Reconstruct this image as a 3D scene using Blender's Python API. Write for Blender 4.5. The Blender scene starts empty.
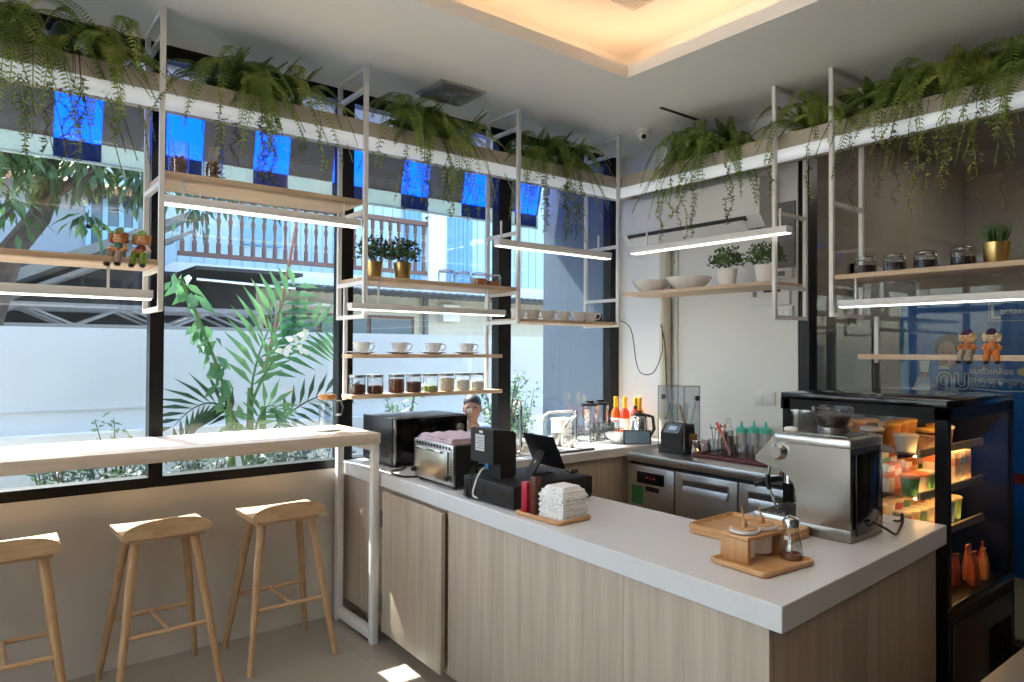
import bpy, bmesh, math, random
from mathutils import Vector, Matrix, Euler
R = math.radians
PI = math.pi
random.seed(7)
SC = bpy.context.scene
COL = SC.collection

# ------------------------------------------------------------------ helpers
def s2l(c):
    return c / 12.92 if c <= 0.04045 else ((c + 0.055) / 1.055) ** 2.4

def rgb(r, g, b):
    return (s2l(r / 255), s2l(g / 255), s2l(b / 255), 1)


class MB:
    """collects shapes into one mesh"""
    def __init__(self):
        self.bm = bmesh.new()

    def box(self, x0, y0, z0, x1, y1, z1, bev=0, seg=2):
        c = ((x0 + x1) / 2, (y0 + y1) / 2, (z0 + z1) / 2)
        m = Matrix.Translation(c) @ Matrix.Diagonal((abs(x1 - x0), abs(y1 - y0), abs(z1 - z0), 1))
        return self._cube(m, bev, seg)

    def obox(self, c, s, rot=(0, 0, 0), bev=0, seg=2):
        m = Matrix.Translation(c) @ Euler(rot).to_matrix().to_4x4() @ Matrix.Diagonal((s[0], s[1], s[2], 1))
        return self._cube(m, bev, seg)

    def bar(self, p0, p1, w, h, bev=0):
        p0, p1 = Vector(p0), Vector(p1)
        d = p1 - p0
        q = d.to_track_quat('X', 'Z').to_matrix().to_4x4()
        m = Matrix.Translation((p0 + p1) / 2) @ q @ Matrix.Diagonal((d.length, w, h, 1))
        return self._cube(m, bev, 2)

    def _cube(self, m, bev, seg):
        r = bmesh.ops.create_cube(self.bm, size=1.0, matrix=m)
        if bev:
            es = list({e for v in r['verts'] for e in v.link_edges})
            bmesh.ops.bevel(self.bm, geom=es, offset=bev, segments=seg, profile=0.5, affect='EDGES', clamp_overlap=True)
        return self

    def rings(self, rings, close=True, cap0=True, cap1=True):
        bm = self.bm
        vr = [[bm.verts.new(p) for p in ring] for ring in rings]
        n = len(vr[0])
        for a, b in zip(vr, vr[1:]):
            for i in range(n if close else n - 1):
                j = (i + 1) % n
                bm.faces.new((a[i], a[j], b[j], b[i]))
        if cap0:
            bm.faces.new(list(reversed(vr[0])))
        if cap1:
            bm.faces.new(vr[-1])
        return self

    def cyl(self, p0, p1, r0, r1=None, seg=16, caps=True):
        r1 = r0 if r1 is None else r1
        return self.tube([p0, p1], [r0, r1], seg, caps)

    def tube(self, pts, r, seg=8, caps=True):
        pts = [Vector(p) for p in pts]
        rad = r if isinstance(r, (list, tuple)) else [r] * len(pts)
        rings = []
        t0 = (pts[1] - pts[0]).normalized()
        up = Vector((0, 0, 1)) if abs(t0.z) < 0.9 else Vector((1, 0, 0))
        n = t0.cross(up).normalized()
        for i, p in enumerate(pts):
            if i == 0:
                t = pts[1] - pts[0]
            elif i == len(pts) - 1:
                t = pts[-1] - pts[-2]
            else:
                t = (pts[i + 1] - pts[i]).normalized() + (pts[i] - pts[i - 1]).normalized()
            t.normalize()
            n = (n - t * n.dot(t)).normalized()
            b = t.cross(n)
            rings.append([p + (n * math.cos(2 * PI * k / seg) + b * math.sin(2 * PI * k / seg)) * rad[i] for k in range(seg)])
        return self.rings(rings, True, caps, caps)

    def cable(self, pts, r, seg=8, k=6):
        """tube along a smooth curve through the points"""
        P = [Vector(p) for p in pts]
        P = [P[0] * 2 - P[1]] + P + [P[-1] * 2 - P[-2]]
        out = []
        for i in range(1, len(P) - 2):
            for j in range(k):
                t = j / k
                a, b, c, d = P[i - 1:i + 3]
                out.append(0.5 * (2 * b + (c - a) * t + (2 * a - 5 * b + 4 * c - d) * t * t + (3 * b - a - 3 * c + d) * t ** 3))
        out.append(P[-2])
        return self.tube(out, r, seg)

    def lathe(self, prof, seg=24, c=(0, 0, 0), caps=True):
        c = Vector(c)
        rings = [[c + Vector((r * math.cos(2 * PI * k / seg), r * math.sin(2 * PI * k / seg), z)) for k in range(seg)] for r, z in prof]
        return self.rings(rings, True, caps, caps)

    def prism(self, poly, a, b, axis='z'):
        """poly of (u,v): z-> (x,y), x-> (y,z), y-> (x,z)"""
        def mk(u, v, w):
            return {'z': (u, v, w), 'x': (w, u, v), 'y': (u, w, v)}[axis]
        return self.rings([[mk(u, v, a) for u, v in poly], [mk(u, v, b) for u, v in poly]])

    def ball(self, c, r, s=(1, 1, 1), seg=12, rot=(0, 0, 0)):
        m = Matrix.Translation(c) @ Euler(rot).to_matrix().to_4x4() @ Matrix.Diagonal((r * s[0], r * s[1], r * s[2], 1))
        bmesh.ops.create_uvsphere(self.bm, u_segments=seg, v_segments=max(6, seg // 2 + 2), radius=1, matrix=m)
        return self

    def face(self, pts):
        self.bm.faces.new([self.bm.verts.new(p) for p in pts])
        return self

    def build(self, name, mat, parent=None, smooth=35, label=None):
        bm = self.bm
        bmesh.ops.recalc_face_normals(bm, faces=bm.faces)
        me = bpy.data.meshes.new(name)
        bm.to_mesh(me)
        bm.free()
        if smooth:
            me.polygons.foreach_set('use_smooth', [True] * len(me.polygons))
            me.set_sharp_from_angle(angle=R(smooth))
        if mat:
            me.materials.append(mat)
        o = bpy.data.objects.new(name, me)
        COL.objects.link(o)
        if parent:
            o.parent = parent
        if label:
            o['label'] = label
        return o


def tag(o, label, cat, group=None, kind=None):
    o['label'] = label
    o['category'] = cat
    if group:
        o['group'] = group
    if kind:
        o['kind'] = kind
    return o


def T(name, label, cat, loc=(0, 0, 0), rz=0, group=None):
    o = bpy.data.objects.new(name, None)
    COL.objects.link(o)
    o.location = loc
    o.rotation_euler = (0, 0, rz)
    o.empty_display_size = 0.05
    return tag(o, label, cat, group)


def struct(o):
    o['kind'] = 'structure'
    return o


def kids(o):
    return [c for c in bpy.data.objects if c.parent == o]


def dup(root, loc, rz=0, label=None, scale=None):
    r = root.copy()
    COL.objects.link(r)
    r.location = loc
    r.rotation_euler = (0, 0, rz)
    if scale:
        r.scale = (scale,) * 3
    if label:
        r['label'] = label
    for ch in kids(root):
        c = ch.copy()
        COL.objects.link(c)
        c.parent = r
        for g in kids(ch):
            d = g.copy()
            COL.objects.link(d)
            d.parent = c
    return r


# ------------------------------------------------------------------ materials
def _new(name):
    m = bpy.data.materials.new(name)
    m.use_nodes = True
    nt = m.node_tree
    return m, nt, nt.nodes['Principled BSDF']


def M(name, col, rough=0.5, metal=0.0, noise=0.0, nscale=8, bump=0.0, bscale=60, spec=0.5, trans=0.0, ior=1.45):
    m, nt, b = _new(name)
    c = rgb(*col)
    b.inputs['Base Color'].default_value = c
    b.inputs['Roughness'].default_value = rough
    b.inputs['Metallic'].default_value = metal
    b.inputs['Specular IOR Level'].default_value = spec
    b.inputs['IOR'].default_value = ior
    if trans:
        b.inputs['Transmission Weight'].default_value = trans
    tc = nt.nodes.new('ShaderNodeTexCoord')
    if noise:
        n = nt.nodes.new('ShaderNodeTexNoise')
        n.inputs['Scale'].default_value = nscale
        n.inputs['Detail'].default_value = 4
        nt.links.new(tc.outputs['Object'], n.inputs['Vector'])
        r = nt.nodes.new('ShaderNodeValToRGB')
        r.color_ramp.elements[0].position = 0.3
        r.color_ramp.elements[1].position = 0.7
        r.color_ramp.elements[0].color = tuple(x * (1 - noise) for x in c[:3]) + (1,)
        r.color_ramp.elements[1].color = tuple(min(1, x * (1 + noise)) for x in c[:3]) + (1,)
        nt.links.new(n.outputs['Fac'], r.inputs['Fac'])
        nt.links.new(r.outputs['Color'], b.inputs['Base Color'])
    if bump:
        n = nt.nodes.new('ShaderNodeTexNoise')
        n.inputs['Scale'].default_value = bscale
        nt.links.new(tc.outputs['Object'], n.inputs['Vector'])
        bp = nt.nodes.new('ShaderNodeBump')
        bp.inputs['Strength'].default_value = bump
        bp.inputs['Distance'].default_value = 0.01
        nt.links.new(n.outputs['Fac'], bp.inputs['Height'])
        nt.links.new(bp.outputs['Normal'], b.inputs['Normal'])
    return m


def WOOD(name, c0, c1, stretch=(1, 1, 12), scale=9, rough=0.5, bands=0.0):
    """grain runs along the axis with the small stretch value"""
    m, nt, b = _new(name)
    tc = nt.nodes.new('ShaderNodeTexCoord')
    mp = nt.nodes.new('ShaderNodeMapping')
    mp.inputs['Scale'].default_value = stretch
    nt.links.new(tc.outputs['Object'], mp.inputs['Vector'])
    n = nt.nodes.new('ShaderNodeTexNoise')
    n.inputs['Scale'].default_value = scale
    n.inputs['Detail'].default_value = 6
    n.inputs['Roughness'].default_value = 0.6
    n.inputs['Distortion'].default_value = 0.3
    nt.links.new(mp.outputs['Vector'], n.inputs['Vector'])
    r = nt.nodes.new('ShaderNodeValToRGB')
    r.color_ramp.elements[0].position = 0.32
    r.color_ramp.elements[1].position = 0.68
    r.color_ramp.elements[0].color = rgb(*c0)
    r.color_ramp.elements[1].color = rgb(*c1)
    nt.links.new(n.outputs['Fac'], r.inputs['Fac'])
    nt.links.new(r.outputs['Color'], b.inputs['Base Color'])
    b.inputs['Roughness'].default_value = rough
    return m


def THIN(name, tint, refl=0.06, rough=0.02, power=5.0, edge=None):
    """thin clear sheet: sees through with a tint, mirrors a little more at a slant"""
    m = bpy.data.materials.new(name)
    m.use_nodes = True
    nt = m.node_tree
    nt.nodes.clear()
    out = nt.nodes.new('ShaderNodeOutputMaterial')
    tr = nt.nodes.new('ShaderNodeBsdfTransparent')
    tr.inputs['Color'].default_value = (*tint, 1)
    gl = nt.nodes.new('ShaderNodeBsdfGlossy')
    gl.inputs['Roughness'].default_value = rough
    lw = nt.nodes.new('ShaderNodeLayerWeight')
    lw.inputs['Blend'].default_value = 0.5
    mr = nt.nodes.new('ShaderNodeMapRange')
    mr.inputs['To Min'].default_value = refl
    mr.inputs['To Max'].default_value = 1.0
    pw = nt.nodes.new('ShaderNodeMath')
    pw.operation = 'POWER'
    pw.inputs[1].default_value = power
    if edge is not None:
        cm = nt.nodes.new('ShaderNodeMixRGB')
        cm.inputs[1].default_value = (*tint, 1)
        cm.inputs[2].default_value = (*edge, 1)
        pe_ = nt.nodes.new('ShaderNodeMath')
        pe_.operation = 'POWER'
        pe_.inputs[1].default_value = 2.0
        nt.links.new(lw.outputs['Facing'], pe_.inputs[0])
        nt.links.new(pe_.outputs[0], cm.inputs[0])
        nt.links.new(cm.outputs[0], tr.inputs['Color'])
    nt.links.new(lw.outputs['Facing'], pw.inputs[0])
    nt.links.new(pw.outputs[0], mr.inputs['Value'])
    mx = nt.nodes.new('ShaderNodeMixShader')
    nt.links.new(mr.outputs[0], mx.inputs[0])
    nt.links.new(tr.outputs[0], mx.inputs[1])
    nt.links.new(gl.outputs[0], mx.inputs[2])
    nt.links.new(mx.outputs[0], out.inputs['Surface'])
    return m


def EMIT(name, col, strength):
    m, nt, b = _new(name)
    b.inputs['Base Color'].default_value = rgb(*col)
    b.inputs['Emission Color'].default_value = rgb(*col)
    b.inputs['Emission Strength'].default_value = strength
    return m


def LEAF(name, c0, c1, trans=0.35, nscale=3.0):
    m = bpy.data.materials.new(name)
    m.use_nodes = True
    nt = m.node_tree
    b = nt.nodes['Principled BSDF']
    out = nt.nodes['Material Output']
    tc = nt.nodes.new('ShaderNodeTexCoord')
    n = nt.nodes.new('ShaderNodeTexNoise')
    n.inputs['Scale'].default_value = nscale
    nt.links.new(tc.outputs['Object'], n.inputs['Vector'])
    r = nt.nodes.new('ShaderNodeValToRGB')
    r.color_ramp.elements[0].position = 0.35
    r.color_ramp.elements[1].position = 0.65
    r.color_ramp.elements[0].color = rgb(*c0)
    r.color_ramp.elements[1].color = rgb(*c1)
    nt.links.new(n.outputs['Fac'], r.inputs['Fac'])
    nt.links.new(r.outputs['Color'], b.inputs['Base Color'])
    b.inputs['Roughness'].default_value = 0.5
    t = nt.nodes.new('ShaderNodeBsdfTranslucent')
    nt.links.new(r.outputs['Color'], t.inputs['Color'])
    mx = nt.nodes.new('ShaderNodeMixShader')
    mx.inputs[0].default_value = trans
    nt.links.new(b.outputs[0], mx.inputs[1])
    nt.links.new(t.outputs[0], mx.inputs[2])
    nt.links.new(mx.outputs[0], out.inputs['Surface'])
    return m


def TILE(name, c, grout, size=0.6, rough=0.25):
    m, nt, b = _new(name)
    tc = nt.nodes.new('ShaderNodeTexCoord')
    br = nt.nodes.new('ShaderNodeTexBrick')
    br.offset = 0
    br.inputs['Scale'].default_value = 1
    br.inputs['Brick Width'].default_value = size
    br.inputs['Row Height'].default_value = size
    br.inputs['Mortar Size'].default_value = 0.002
    br.inputs['Color1'].default_value = rgb(*c)
    br.inputs['Color2'].default_value = rgb(*[x - 3 for x in c])
    br.inputs['Mortar'].default_value = rgb(*grout)
    nt.links.new(tc.outputs['Object'], br.inputs['Vector'])
    nt.links.new(br.outputs['Color'], b.inputs['Base Color'])
    b.inputs['Roughness'].default_value = rough
    return m


wall_white = M('wall paint', (232, 231, 226), 0.7, noise=0.02, nscale=2)
low_wall = M('low wall paint', (204, 198, 189), 0.75, noise=0.03, nscale=3)
ceil_white = M('ceiling paint', (238, 236, 230), 0.55, noise=0.015, nscale=1.5)
black_alu = M('black aluminium', (22, 20, 21), 0.35, 0.3)
white_steel = M('white powder coated steel', (228, 226, 222), 0.4)
pvc = M('white glowing tube', (244, 247, 250), 0.15)
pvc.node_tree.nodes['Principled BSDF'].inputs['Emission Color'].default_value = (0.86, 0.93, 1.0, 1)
pvc.node_tree.nodes['Principled BSDF'].inputs['Emission Strength'].default_value = 0.2  # weak cool glow put into the tube's material
case_glass = THIN('case front glass', (0.84, 0.85, 0.84), 0.02, 0.02, 8.0)
case_black = M('display case black', (9, 9, 10), 0.4, spec=0.2)
planter_m = M('beige board', (196, 184, 168), 0.6, noise=0.03)
shelf_wood = WOOD('shelf oak', (188, 158, 128), (216, 190, 160), (1.0, 14, 14), 3)
shelf_wood_y = WOOD('shelf oak across', (188, 158, 128), (216, 190, 160), (14, 1.0, 14), 3)
stool_wood = WOOD('stool ash', (178, 142, 104), (204, 172, 134), (2, 10, 10), 4, 0.4)
stool_leg_wood = WOOD('stool ash leg', (168, 132, 94), (194, 158, 118), (12, 12, 1.2), 5, 0.4)
laminate = WOOD('grey oak laminate', (166, 149, 131), (186, 170, 152), (16, 16, 0.7), 2.2, 0.5)
laminate_door = WOOD('grey oak laminate door', (168, 151, 132), (189, 173, 154), (18, 18, 0.7), 2.2, 0.45)
tray_wood = WOOD('tray acacia', (188, 138, 90), (214, 168, 118), (9, 1.2, 9), 5, 0.4)
holder_wood = WOOD('holder wood', (178, 128, 80), (206, 160, 110), (9, 9, 1.2), 6, 0.4)
quartz = M('white quartz', (214, 214, 214), 0.35, noise=0.02, nscale=90)
quartz_sink = M('grey speckled quartz', (216, 214, 210), 0.3, noise=0.12, nscale=70)
bar_top_m = WOOD('pale bar laminate', (206, 188, 168), (226, 210, 192), (1, 9, 9), 4, 0.4)
steel = M('brushed steel', (190, 188, 184), 0.3, 1.0, noise=0.06, nscale=5)
steel_dark = M('dark steel', (120, 118, 115), 0.35, 1.0)
chrome = M('chrome', (215, 215, 215), 0.08, 1.0)
black_pl = M('black plastic', (20, 20, 21), 0.4)
black_gloss = M('black gloss', (10, 10, 11), 0.12)
black_matt = M('matt black', (26, 25, 25), 0.6)
white_cer = M('white ceramic', (232, 231, 228), 0.15)
white_matt = M('matt white', (228, 226, 222), 0.55)
gold = M('brushed brass', (206, 178, 118), 0.3, 1.0)
grey_pl = M('grey plastic', (120, 120, 122), 0.5)
win_glass = THIN('window glass', (0.93, 0.975, 0.98), 0.035)
side_glass = THIN('side window glass', (0.84, 0.85, 0.84), 0.022)
clear = THIN('clear glass', (0.96, 0.97, 0.97), 0.10, 0.04, 3.0, (0.56, 0.60, 0.61))
acrylic = THIN('clear acrylic', (0.92, 0.93, 0.94), 0.06, 0.04, 4.0, (0.6, 0.63, 0.65))
frost = THIN('frosted plastic', (0.86, 0.88, 0.90), 0.38, 0.6, 3.0)
led_white = EMIT('led diffuser', (255, 253, 248), 1.6)
cove_warm = EMIT('warm led tape', (255, 208, 164), 5.2)
case_warm = EMIT('warm case light', (255, 196, 122), 19)
# ------------------------------------------------------------------ camera
F_PX = 697.0
YAW, PITCH, ROLL = 0.9026, 0.01335, 0.00485
cam_d = bpy.data.cameras.new('camera')
cam = bpy.data.objects.new('camera', cam_d)
COL.objects.link(cam)
fw = Vector((math.cos(YAW) * math.cos(PITCH), math.sin(YAW) * math.cos(PITCH), math.sin(PITCH)))
rt = Vector((math.sin(YAW), -math.cos(YAW), 0))
up = rt.cross(fw)
rt2 = rt * math.cos(ROLL) + up * math.sin(ROLL)
up2 = up * math.cos(ROLL) - rt * math.sin(ROLL)
cam.matrix_world = Matrix(((rt2.x, up2.x, -fw.x, 0), (rt2.y, up2.y, -fw.y, 0), (rt2.z, up2.z, -fw.z, 1.55), (0, 0, 0, 1)))
cam_d.sensor_width = 36
cam_d.lens = F_PX / 1024 * 36
cam_d.clip_start = 0.05
cam_d.clip_end = 200
SC.camera = cam
vs = SC.view_settings
vs.view_transform = 'Standard'
vs.look = 'None'
vs.gamma = 1
vs.use_curve_mapping = False
vs.exposure = 0.52

# ------------------------------------------------------------------ light
w = bpy.data.worlds.new('sky')
SC.world = w
w.use_nodes = True
nt = w.node_tree
bg = nt.nodes['Background']
sky = nt.nodes.new('ShaderNodeTexSky')
sky.sky_type = 'NISHITA'
sky.sun_disc = False
sky.sun_elevation = R(47)
sky.sun_rotation = R(-8)
sky.air_density = 1.0
sky.dust_density = 2.0
mixc = nt.nodes.new('ShaderNodeMixRGB')
mixc.inputs[0].default_value = 0.7
mixc.inputs[2].default_value = (0.235, 0.235, 0.23, 1)
nt.links.new(sky.outputs[0], mixc.inputs[1])
nt.links.new(mixc.outputs[0], bg.inputs[0])
bg.inputs[1].default_value = 2.6
SKY_BG = bg

sd = bpy.data.lights.new('sun', 'SUN')
sd.energy = 18.0
sd.angle = R(0.6)
sd.color = (1, 0.95, 0.87)
sun = bpy.data.objects.new('sun', sd)
COL.objects.link(sun)
sun.rotation_euler = Vector((0.15, -1, -1.1)).to_track_quat('-Z', 'Y').to_euler()

def area(name, loc, size, power, col=(1, 0.96, 0.9), rot=(0, 0, 0)):
    d = bpy.data.lights.new(name, 'AREA')
    d.shape = 'RECTANGLE'
    d.size, d.size_y = size
    d.energy = power
    d.color = col
    o = bpy.data.objects.new(name, d)
    COL.objects.link(o)
    o.location = loc
    o.rotation_euler = rot
    return o

# added fill lights at ceiling height, without fixtures, to brighten the room
area('ceiling_fill_light', (-1.6, 1.6, 3.08), (0.6, 1.2), 12)
area('ceiling_fill_light', (-3.6, 1.2, 3.08), (0.6, 1.2), 12)
area('ceiling_fill_light', (1.2, 1.2, 3.40), (1.2, 1.2), 10)

area('corridor_fill_light', (5.7, -0.6, 3.08), (0.3, 1.2), 16, (1, 0.9, 0.76))  # added fill that lifts the dark corridor, no lamp there
area('corridor_fill_light', (5.7, 1.4, 3.08), (0.3, 0.8), 7, (1, 0.9, 0.76))
# ------------------------------------------------------------------ room shell
XB, YW, ZC = 4.15, 3.85, 3.10
struct(MB().box(-5, -3, -0.12, 4.3, 4.05, 0).build('floor', TILE('floor tile', (158, 151, 142), (146, 140, 132), 0.8, 0.2)))
struct(MB().box(-5, YW, 0, 4.3, 4.02, 0.855).build('wall_left', low_wall))
m = MB()
m.box(XB, 2.34, 0, 4.3, 4.02, ZC)
struct(m.build('wall_back', wall_white))
m = MB()
m.box(-5.15, -3, 2.95, -5, 4.02, 3.6).box(-5.15, -3, 0, -5, 4.02, 0.1).box(-5.15, -3.15, 0, -5, 0.5, 3.6).box(-5.15, 3.7, 0, -5, 4.02, 3.6)
struct(m.build('wall_front', wall_white))
# unseen glazed shop front added for daylight, with bright paving to bounce sun
m = MB()
for yy in (0.5, 1.55, 2.6, 3.65):
    m.box(-5.12, yy, 0.1, -5.04, yy + 0.05, 2.95)
m.box(-5.12, 0.55, 2.88, -5.04, 3.65, 2.95)
wf = struct(m.build('window_11', black_alu))
MB().box(-5.083, 0.55, 0.1, -5.077, 3.65, 2.88).build('glass', win_glass, wf)
struct(MB().box(-22, -14, -0.12, -5.15, 14, -0.02).build('bounce_paving', M('pale bounce paving', (206, 200, 190), 0.8, noise=0.05)))  # pale ground added out of view to bounce sun onto the ceiling
struct(MB().box(-5, -3.15, 0, 4.3, -3, 3.6).build('wall_right', M('taupe wall paint', (112, 104, 96), 0.7, noise=0.03)))
# wing of the building beyond the window corner, painted blue grey
wing_paint = M('blue grey outdoor paint', (76, 92, 108), 0.7, noise=0.03)
struct(MB().box(4.15, 4.02, -0.1, 4.4, 4.80, 4.2).build('wall_back_wing', wing_paint))
# ceiling with a lit recess
CX0, CX1, CY0, CY1 = -1.2, 2.95, -1.6, 2.69
m = MB()
for b in ((-5, -3, 4.3, CY0), (-5, CY1, 4.3, 4.02), (-5, CY0, CX0, CY1), (CX1, CY0, 4.3, CY1)):
    m.box(b[0], b[1], ZC, b[2], b[3], ZC + 0.07)
m.box(CX0 - 0.35, CY0 - 0.35, 3.42, CX1 + 0.35, CY1 + 0.35, 3.5)
for b in ((CX0 - 0.4, CY0 - 0.4, CX1 + 0.4, CY0 - 0.35), (CX0 - 0.4, CY1 + 0.35, CX1 + 0.4, CY1 + 0.4),
          (CX0 - 0.4, CY0 - 0.4, CX0 - 0.35, CY1 + 0.4), (CX1 + 0.35, CY0 - 0.4, CX1 + 0.4, CY1 + 0.4)):
    m.box(b[0], b[1], ZC + 0.07, b[2], b[3], 3.5)
struct(m.build('ceiling', ceil_white))
cv = T('cove_light', 'warm glowing light strip hidden in the ceiling recess', 'light', (0, 0, 3.175))
for a, b in (((CX0, CY1 + 0.14), (CX1 + 0.14, CY1 + 0.14)), ((CX1 + 0.14, CY0), (CX1 + 0.14, CY1 + 0.12)),
             ((CX0, CY0 - 0.14), (CX1 + 0.14, CY0 - 0.14)), ((CX0 - 0.14, CY0), (CX0 - 0.14, CY1 + 0.12))):
    MB().bar((*a, 0.012), (*b, 0.012), 0.03, 0.02).build('light_strip', cove_warm, cv)

# windows on the left side
def window(n, x0, x1, fl, fr):
    m = MB()
    m.box(x0, 3.87, 0.855, x0 + fl, 3.95, 3.1)
    m.box(x1 - fr, 3.87, 0.855, x1, 3.95, 3.1)
    m.box(x0 + fl, 3.86, 0.855, x1 - fr, 3.95, 0.905)
    m.box(x0 + fl, 3.87, 3.03, x1 - fr, 3.95, 3.1)
    m.box(x0 + fl, 3.88, 2.90, x1 - fr, 3.94, 2.93)
    f = struct(m.build('window_%d' % n, black_alu))
    MB().box(x0 + fl, 3.905, 0.905, x1 - fr, 3.911, 3.03).build('glass', win_glass, f)
    return f
window(1, -3.2, -1.35, 0.03, 0.03)
window(10, -5.0, -3.2, 0.05, 0.03)
window(2, -1.35, -0.29, 0.03, 0.03)
window(3, -0.29, 0.775, 0.03, 0.035)
window(4, 0.775, 1.795, 0.03, 0.045)
window(5, 1.795, 2.99, 0.045, 0.055)
window(6, 2.99, 4.15, 0.055, 0.10)
# big panes on the right of the back side
def window_y(n, y0, y1, f0, f1):
    m = MB()
    m.box(4.16, y0, 0.0, 4.26, y0 + f0, 3.1)
    m.box(4.16, y1 - f1, 0.0, 4.26, y1, 3.1)
    m.box(4.16, y0 + f0, 0, 4.26, y1 - f1, 0.08)
    m.box(4.16, y0 + f0, 3.02, 4.26, y1 - f1, 3.1)
    f = struct(m.build('window_%d' % n, black_alu))
    MB().box(4.205, y0 + f0, 0.08, 4.211, y1 - f1, 3.02).build('glass', side_glass, f)
window_y(7, 0.35, 2.34, 0.05, 0.07)
window_y(8, -1.6, 0.35, 0.05, 0.05)
window_y(9, -3.0, -1.6, 0.05, 0.05)
# corridor beyond the right panes
corr = M('corridor grey', (150, 142, 132), 0.7, noise=0.04)
struct(MB().box(4.3, -3.1, -0.12, 7.2, 2.5, 0).build('floor_corridor', TILE('corridor tile', (120, 114, 106), (100, 95, 90), 0.6, 0.4)))
struct(MB().box(4.3, -3.1, 3.1, 7.2, 2.5, 3.2).build('ceiling_corridor', corr))
struct(MB().box(7.0, -3.1, 0, 7.2, 2.5, 3.1).build('wall_corridor', corr))
struct(MB().box(4.4, 2.36, 0, 7.0, 2.5, 3.1).build('wall_corridor_side', corr))
struct(MB().box(4.3, -3.25, 0, 7.2, -3.1, 3.1).build('wall_corridor_end', corr))
# ------------------------------------------------------------------ outside the left windows
soil = M('garden soil', (120, 112, 98), 0.9, noise=0.2, nscale=4)
ext_white = M('outdoor white wall', (204, 210, 214), 0.8, noise=0.03, nscale=2)
ext_cream = M('outdoor cream wall', (206, 200, 184), 0.8, noise=0.03)
siding_m = M('pale blue siding', (164, 184, 194), 0.7)
brown_wood = M('brown painted wood', (104, 74, 66), 0.55)
roof_dark = M('dark roof sheet', (52, 51, 52), 0.7, noise=0.15, nscale=5)
grey_sheet = M('grey corrugated sheet', (118, 124, 128), 0.6, noise=0.1)
dark_glass = M('dark window glass', (74, 96, 112), 0.1)
clay = M('clay roof', (150, 104, 76), 0.7, noise=0.2, nscale=9)
struct(MB().box(-8, 4.02, -0.12, 14, 22, -0.02).build('ground', soil))
m = MB()
m.box(-4, 6.5, -0.05, 8.0, 6.7, 1.715)
m.box(-4, 6.485, 1.06, 8.0, 6.5, 1.075)
m.box(-4, 6.36, -0.05, 8.0, 6.5, 0.88)
struct(m.build('boundary_wall', ext_white))

# canopy above the window and its steep blue and grey striped awning
struct(MB().box(-5, 3.96, 3.15, 4.15, 4.78, 3.22).build('canopy_roof', ext_white))
awn_blue = M('blue awning fabric', (30, 110, 226), 0.7)
awn_navy = M('navy awning hem', (30, 60, 120), 0.7)
awn_grey = M('grey awning fabric', (116, 112, 112), 0.8)
awn_white = M('white awning hem', (206, 218, 216), 0.8)
def translucent(mat, f, col):
    nt = mat.node_tree
    b = nt.nodes['Principled BSDF']
    o = nt.nodes['Material Output']
    t = nt.nodes.new('ShaderNodeBsdfTranslucent')
    t.inputs['Color'].default_value = rgb(*col)
    x = nt.nodes.new('ShaderNodeMixShader')
    x.inputs[0].default_value = f
    nt.links.new(b.outputs[0], x.inputs[1])
    nt.links.new(t.outputs[0], x.inputs[2])
    nt.links.new(x.outputs[0], o.inputs['Surface'])
translucent(awn_blue, 0.8, (30, 132, 246))
translucent(awn_navy, 0.25, (24, 56, 130))
translucent(awn_grey, 0.12, (110, 106, 106))
translucent(awn_white, 0.3, (200, 214, 214))
aw = T('striped_awning', 'blue and grey striped fabric awning hanging outside above the windows', 'awning', (0, 4.85, 2.783))
def awn_panel(x0, x1, m_top, m_hem, nm):
    # cloth falls from the canopy edge, then a short straight hem
    t, k = 0.004, 0.085
    mb = MB()
    mb.rings([[(x0, 0, 0), (x1, 0, 0), (x1, t, 0), (x0, t, 0)], [(x0, -k, 0.37), (x1, -k, 0.37), (x1, -k + t, 0.37), (x0, -k + t, 0.37)]])
    p = mb.build(nm, m_top, aw)
    h = MB()
    n = 6
    pts = [(x0 + (x1 - x0) * i / n, 0.006 * math.sin(i * 2.1 + x0 * 9)) for i in range(n + 1)]
    h.rings([[(x, y, -0.115) for x, y in pts] + [(x, y + t, -0.115) for x, y in reversed(pts)],
             [(x, y, -0.0) for x, y in pts] + [(x, y + t, -0.0) for x, y in reversed(pts)]])
    h.build('hem', m_hem, p)
x = -4.77
k = 0
while x < 4.0:
    awn_panel(x, x + 0.245, awn_blue, awn_navy, 'blue_stripe')
    awn_panel(x + 0.245, min(4.12, x + 0.575), awn_grey, awn_white, 'grey_stripe')
    x += 0.575
MB().cyl((-4.8, 0.0, -0.118), (4.12, 0.0, -0.118), 0.01, seg=8).build('hem_bar', awn_white, aw)

# neighbour's house with a balcony
hs = T('neighbour_house', 'two storey house with brown balcony beyond the white boundary wall', 'house', (0, 10, 0))
m = MB()
m.box(3.1, 0.5, 0, 12, 1.0, 2.5)
m.build('lower_wall', ext_cream, hs)
MB().box(2.2, 1.9, 2.5, 12, 2.1, 6.5).build('upper_wall', siding_m, hs)
m = MB()
for i in range(40):
    xx = 2.25 + i * 0.2
    m.box(xx, 1.885, 2.8, xx + 0.012, 1.9, 6.4)
m.build('siding_joints', M('siding joint', (150, 176, 192), 0.7), hs)
MB().box(2.2, -0.02, 2.52, 12, 2.0, 2.70).build('balcony_slab', ext_white, hs)
m = MB()
n = 60
pr = []
for i in range(n * 4 + 1):
    xx = 2.2 + i * 9.0 / (n * 4)
    pr.append((xx, 2.47 + 0.014 * math.cos(i * PI / 2)))
poly = pr + [(a, b - 0.012) for a, b in reversed(pr)]
m.prism(poly, -0.45, 0.6, 'y')
m.build('corrugated_eave', grey_sheet, hs)
MB().box(2.2, -0.47, 2.42, 11.2, -0.45, 2.455).build('gutter', roof_dark, hs)
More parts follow.
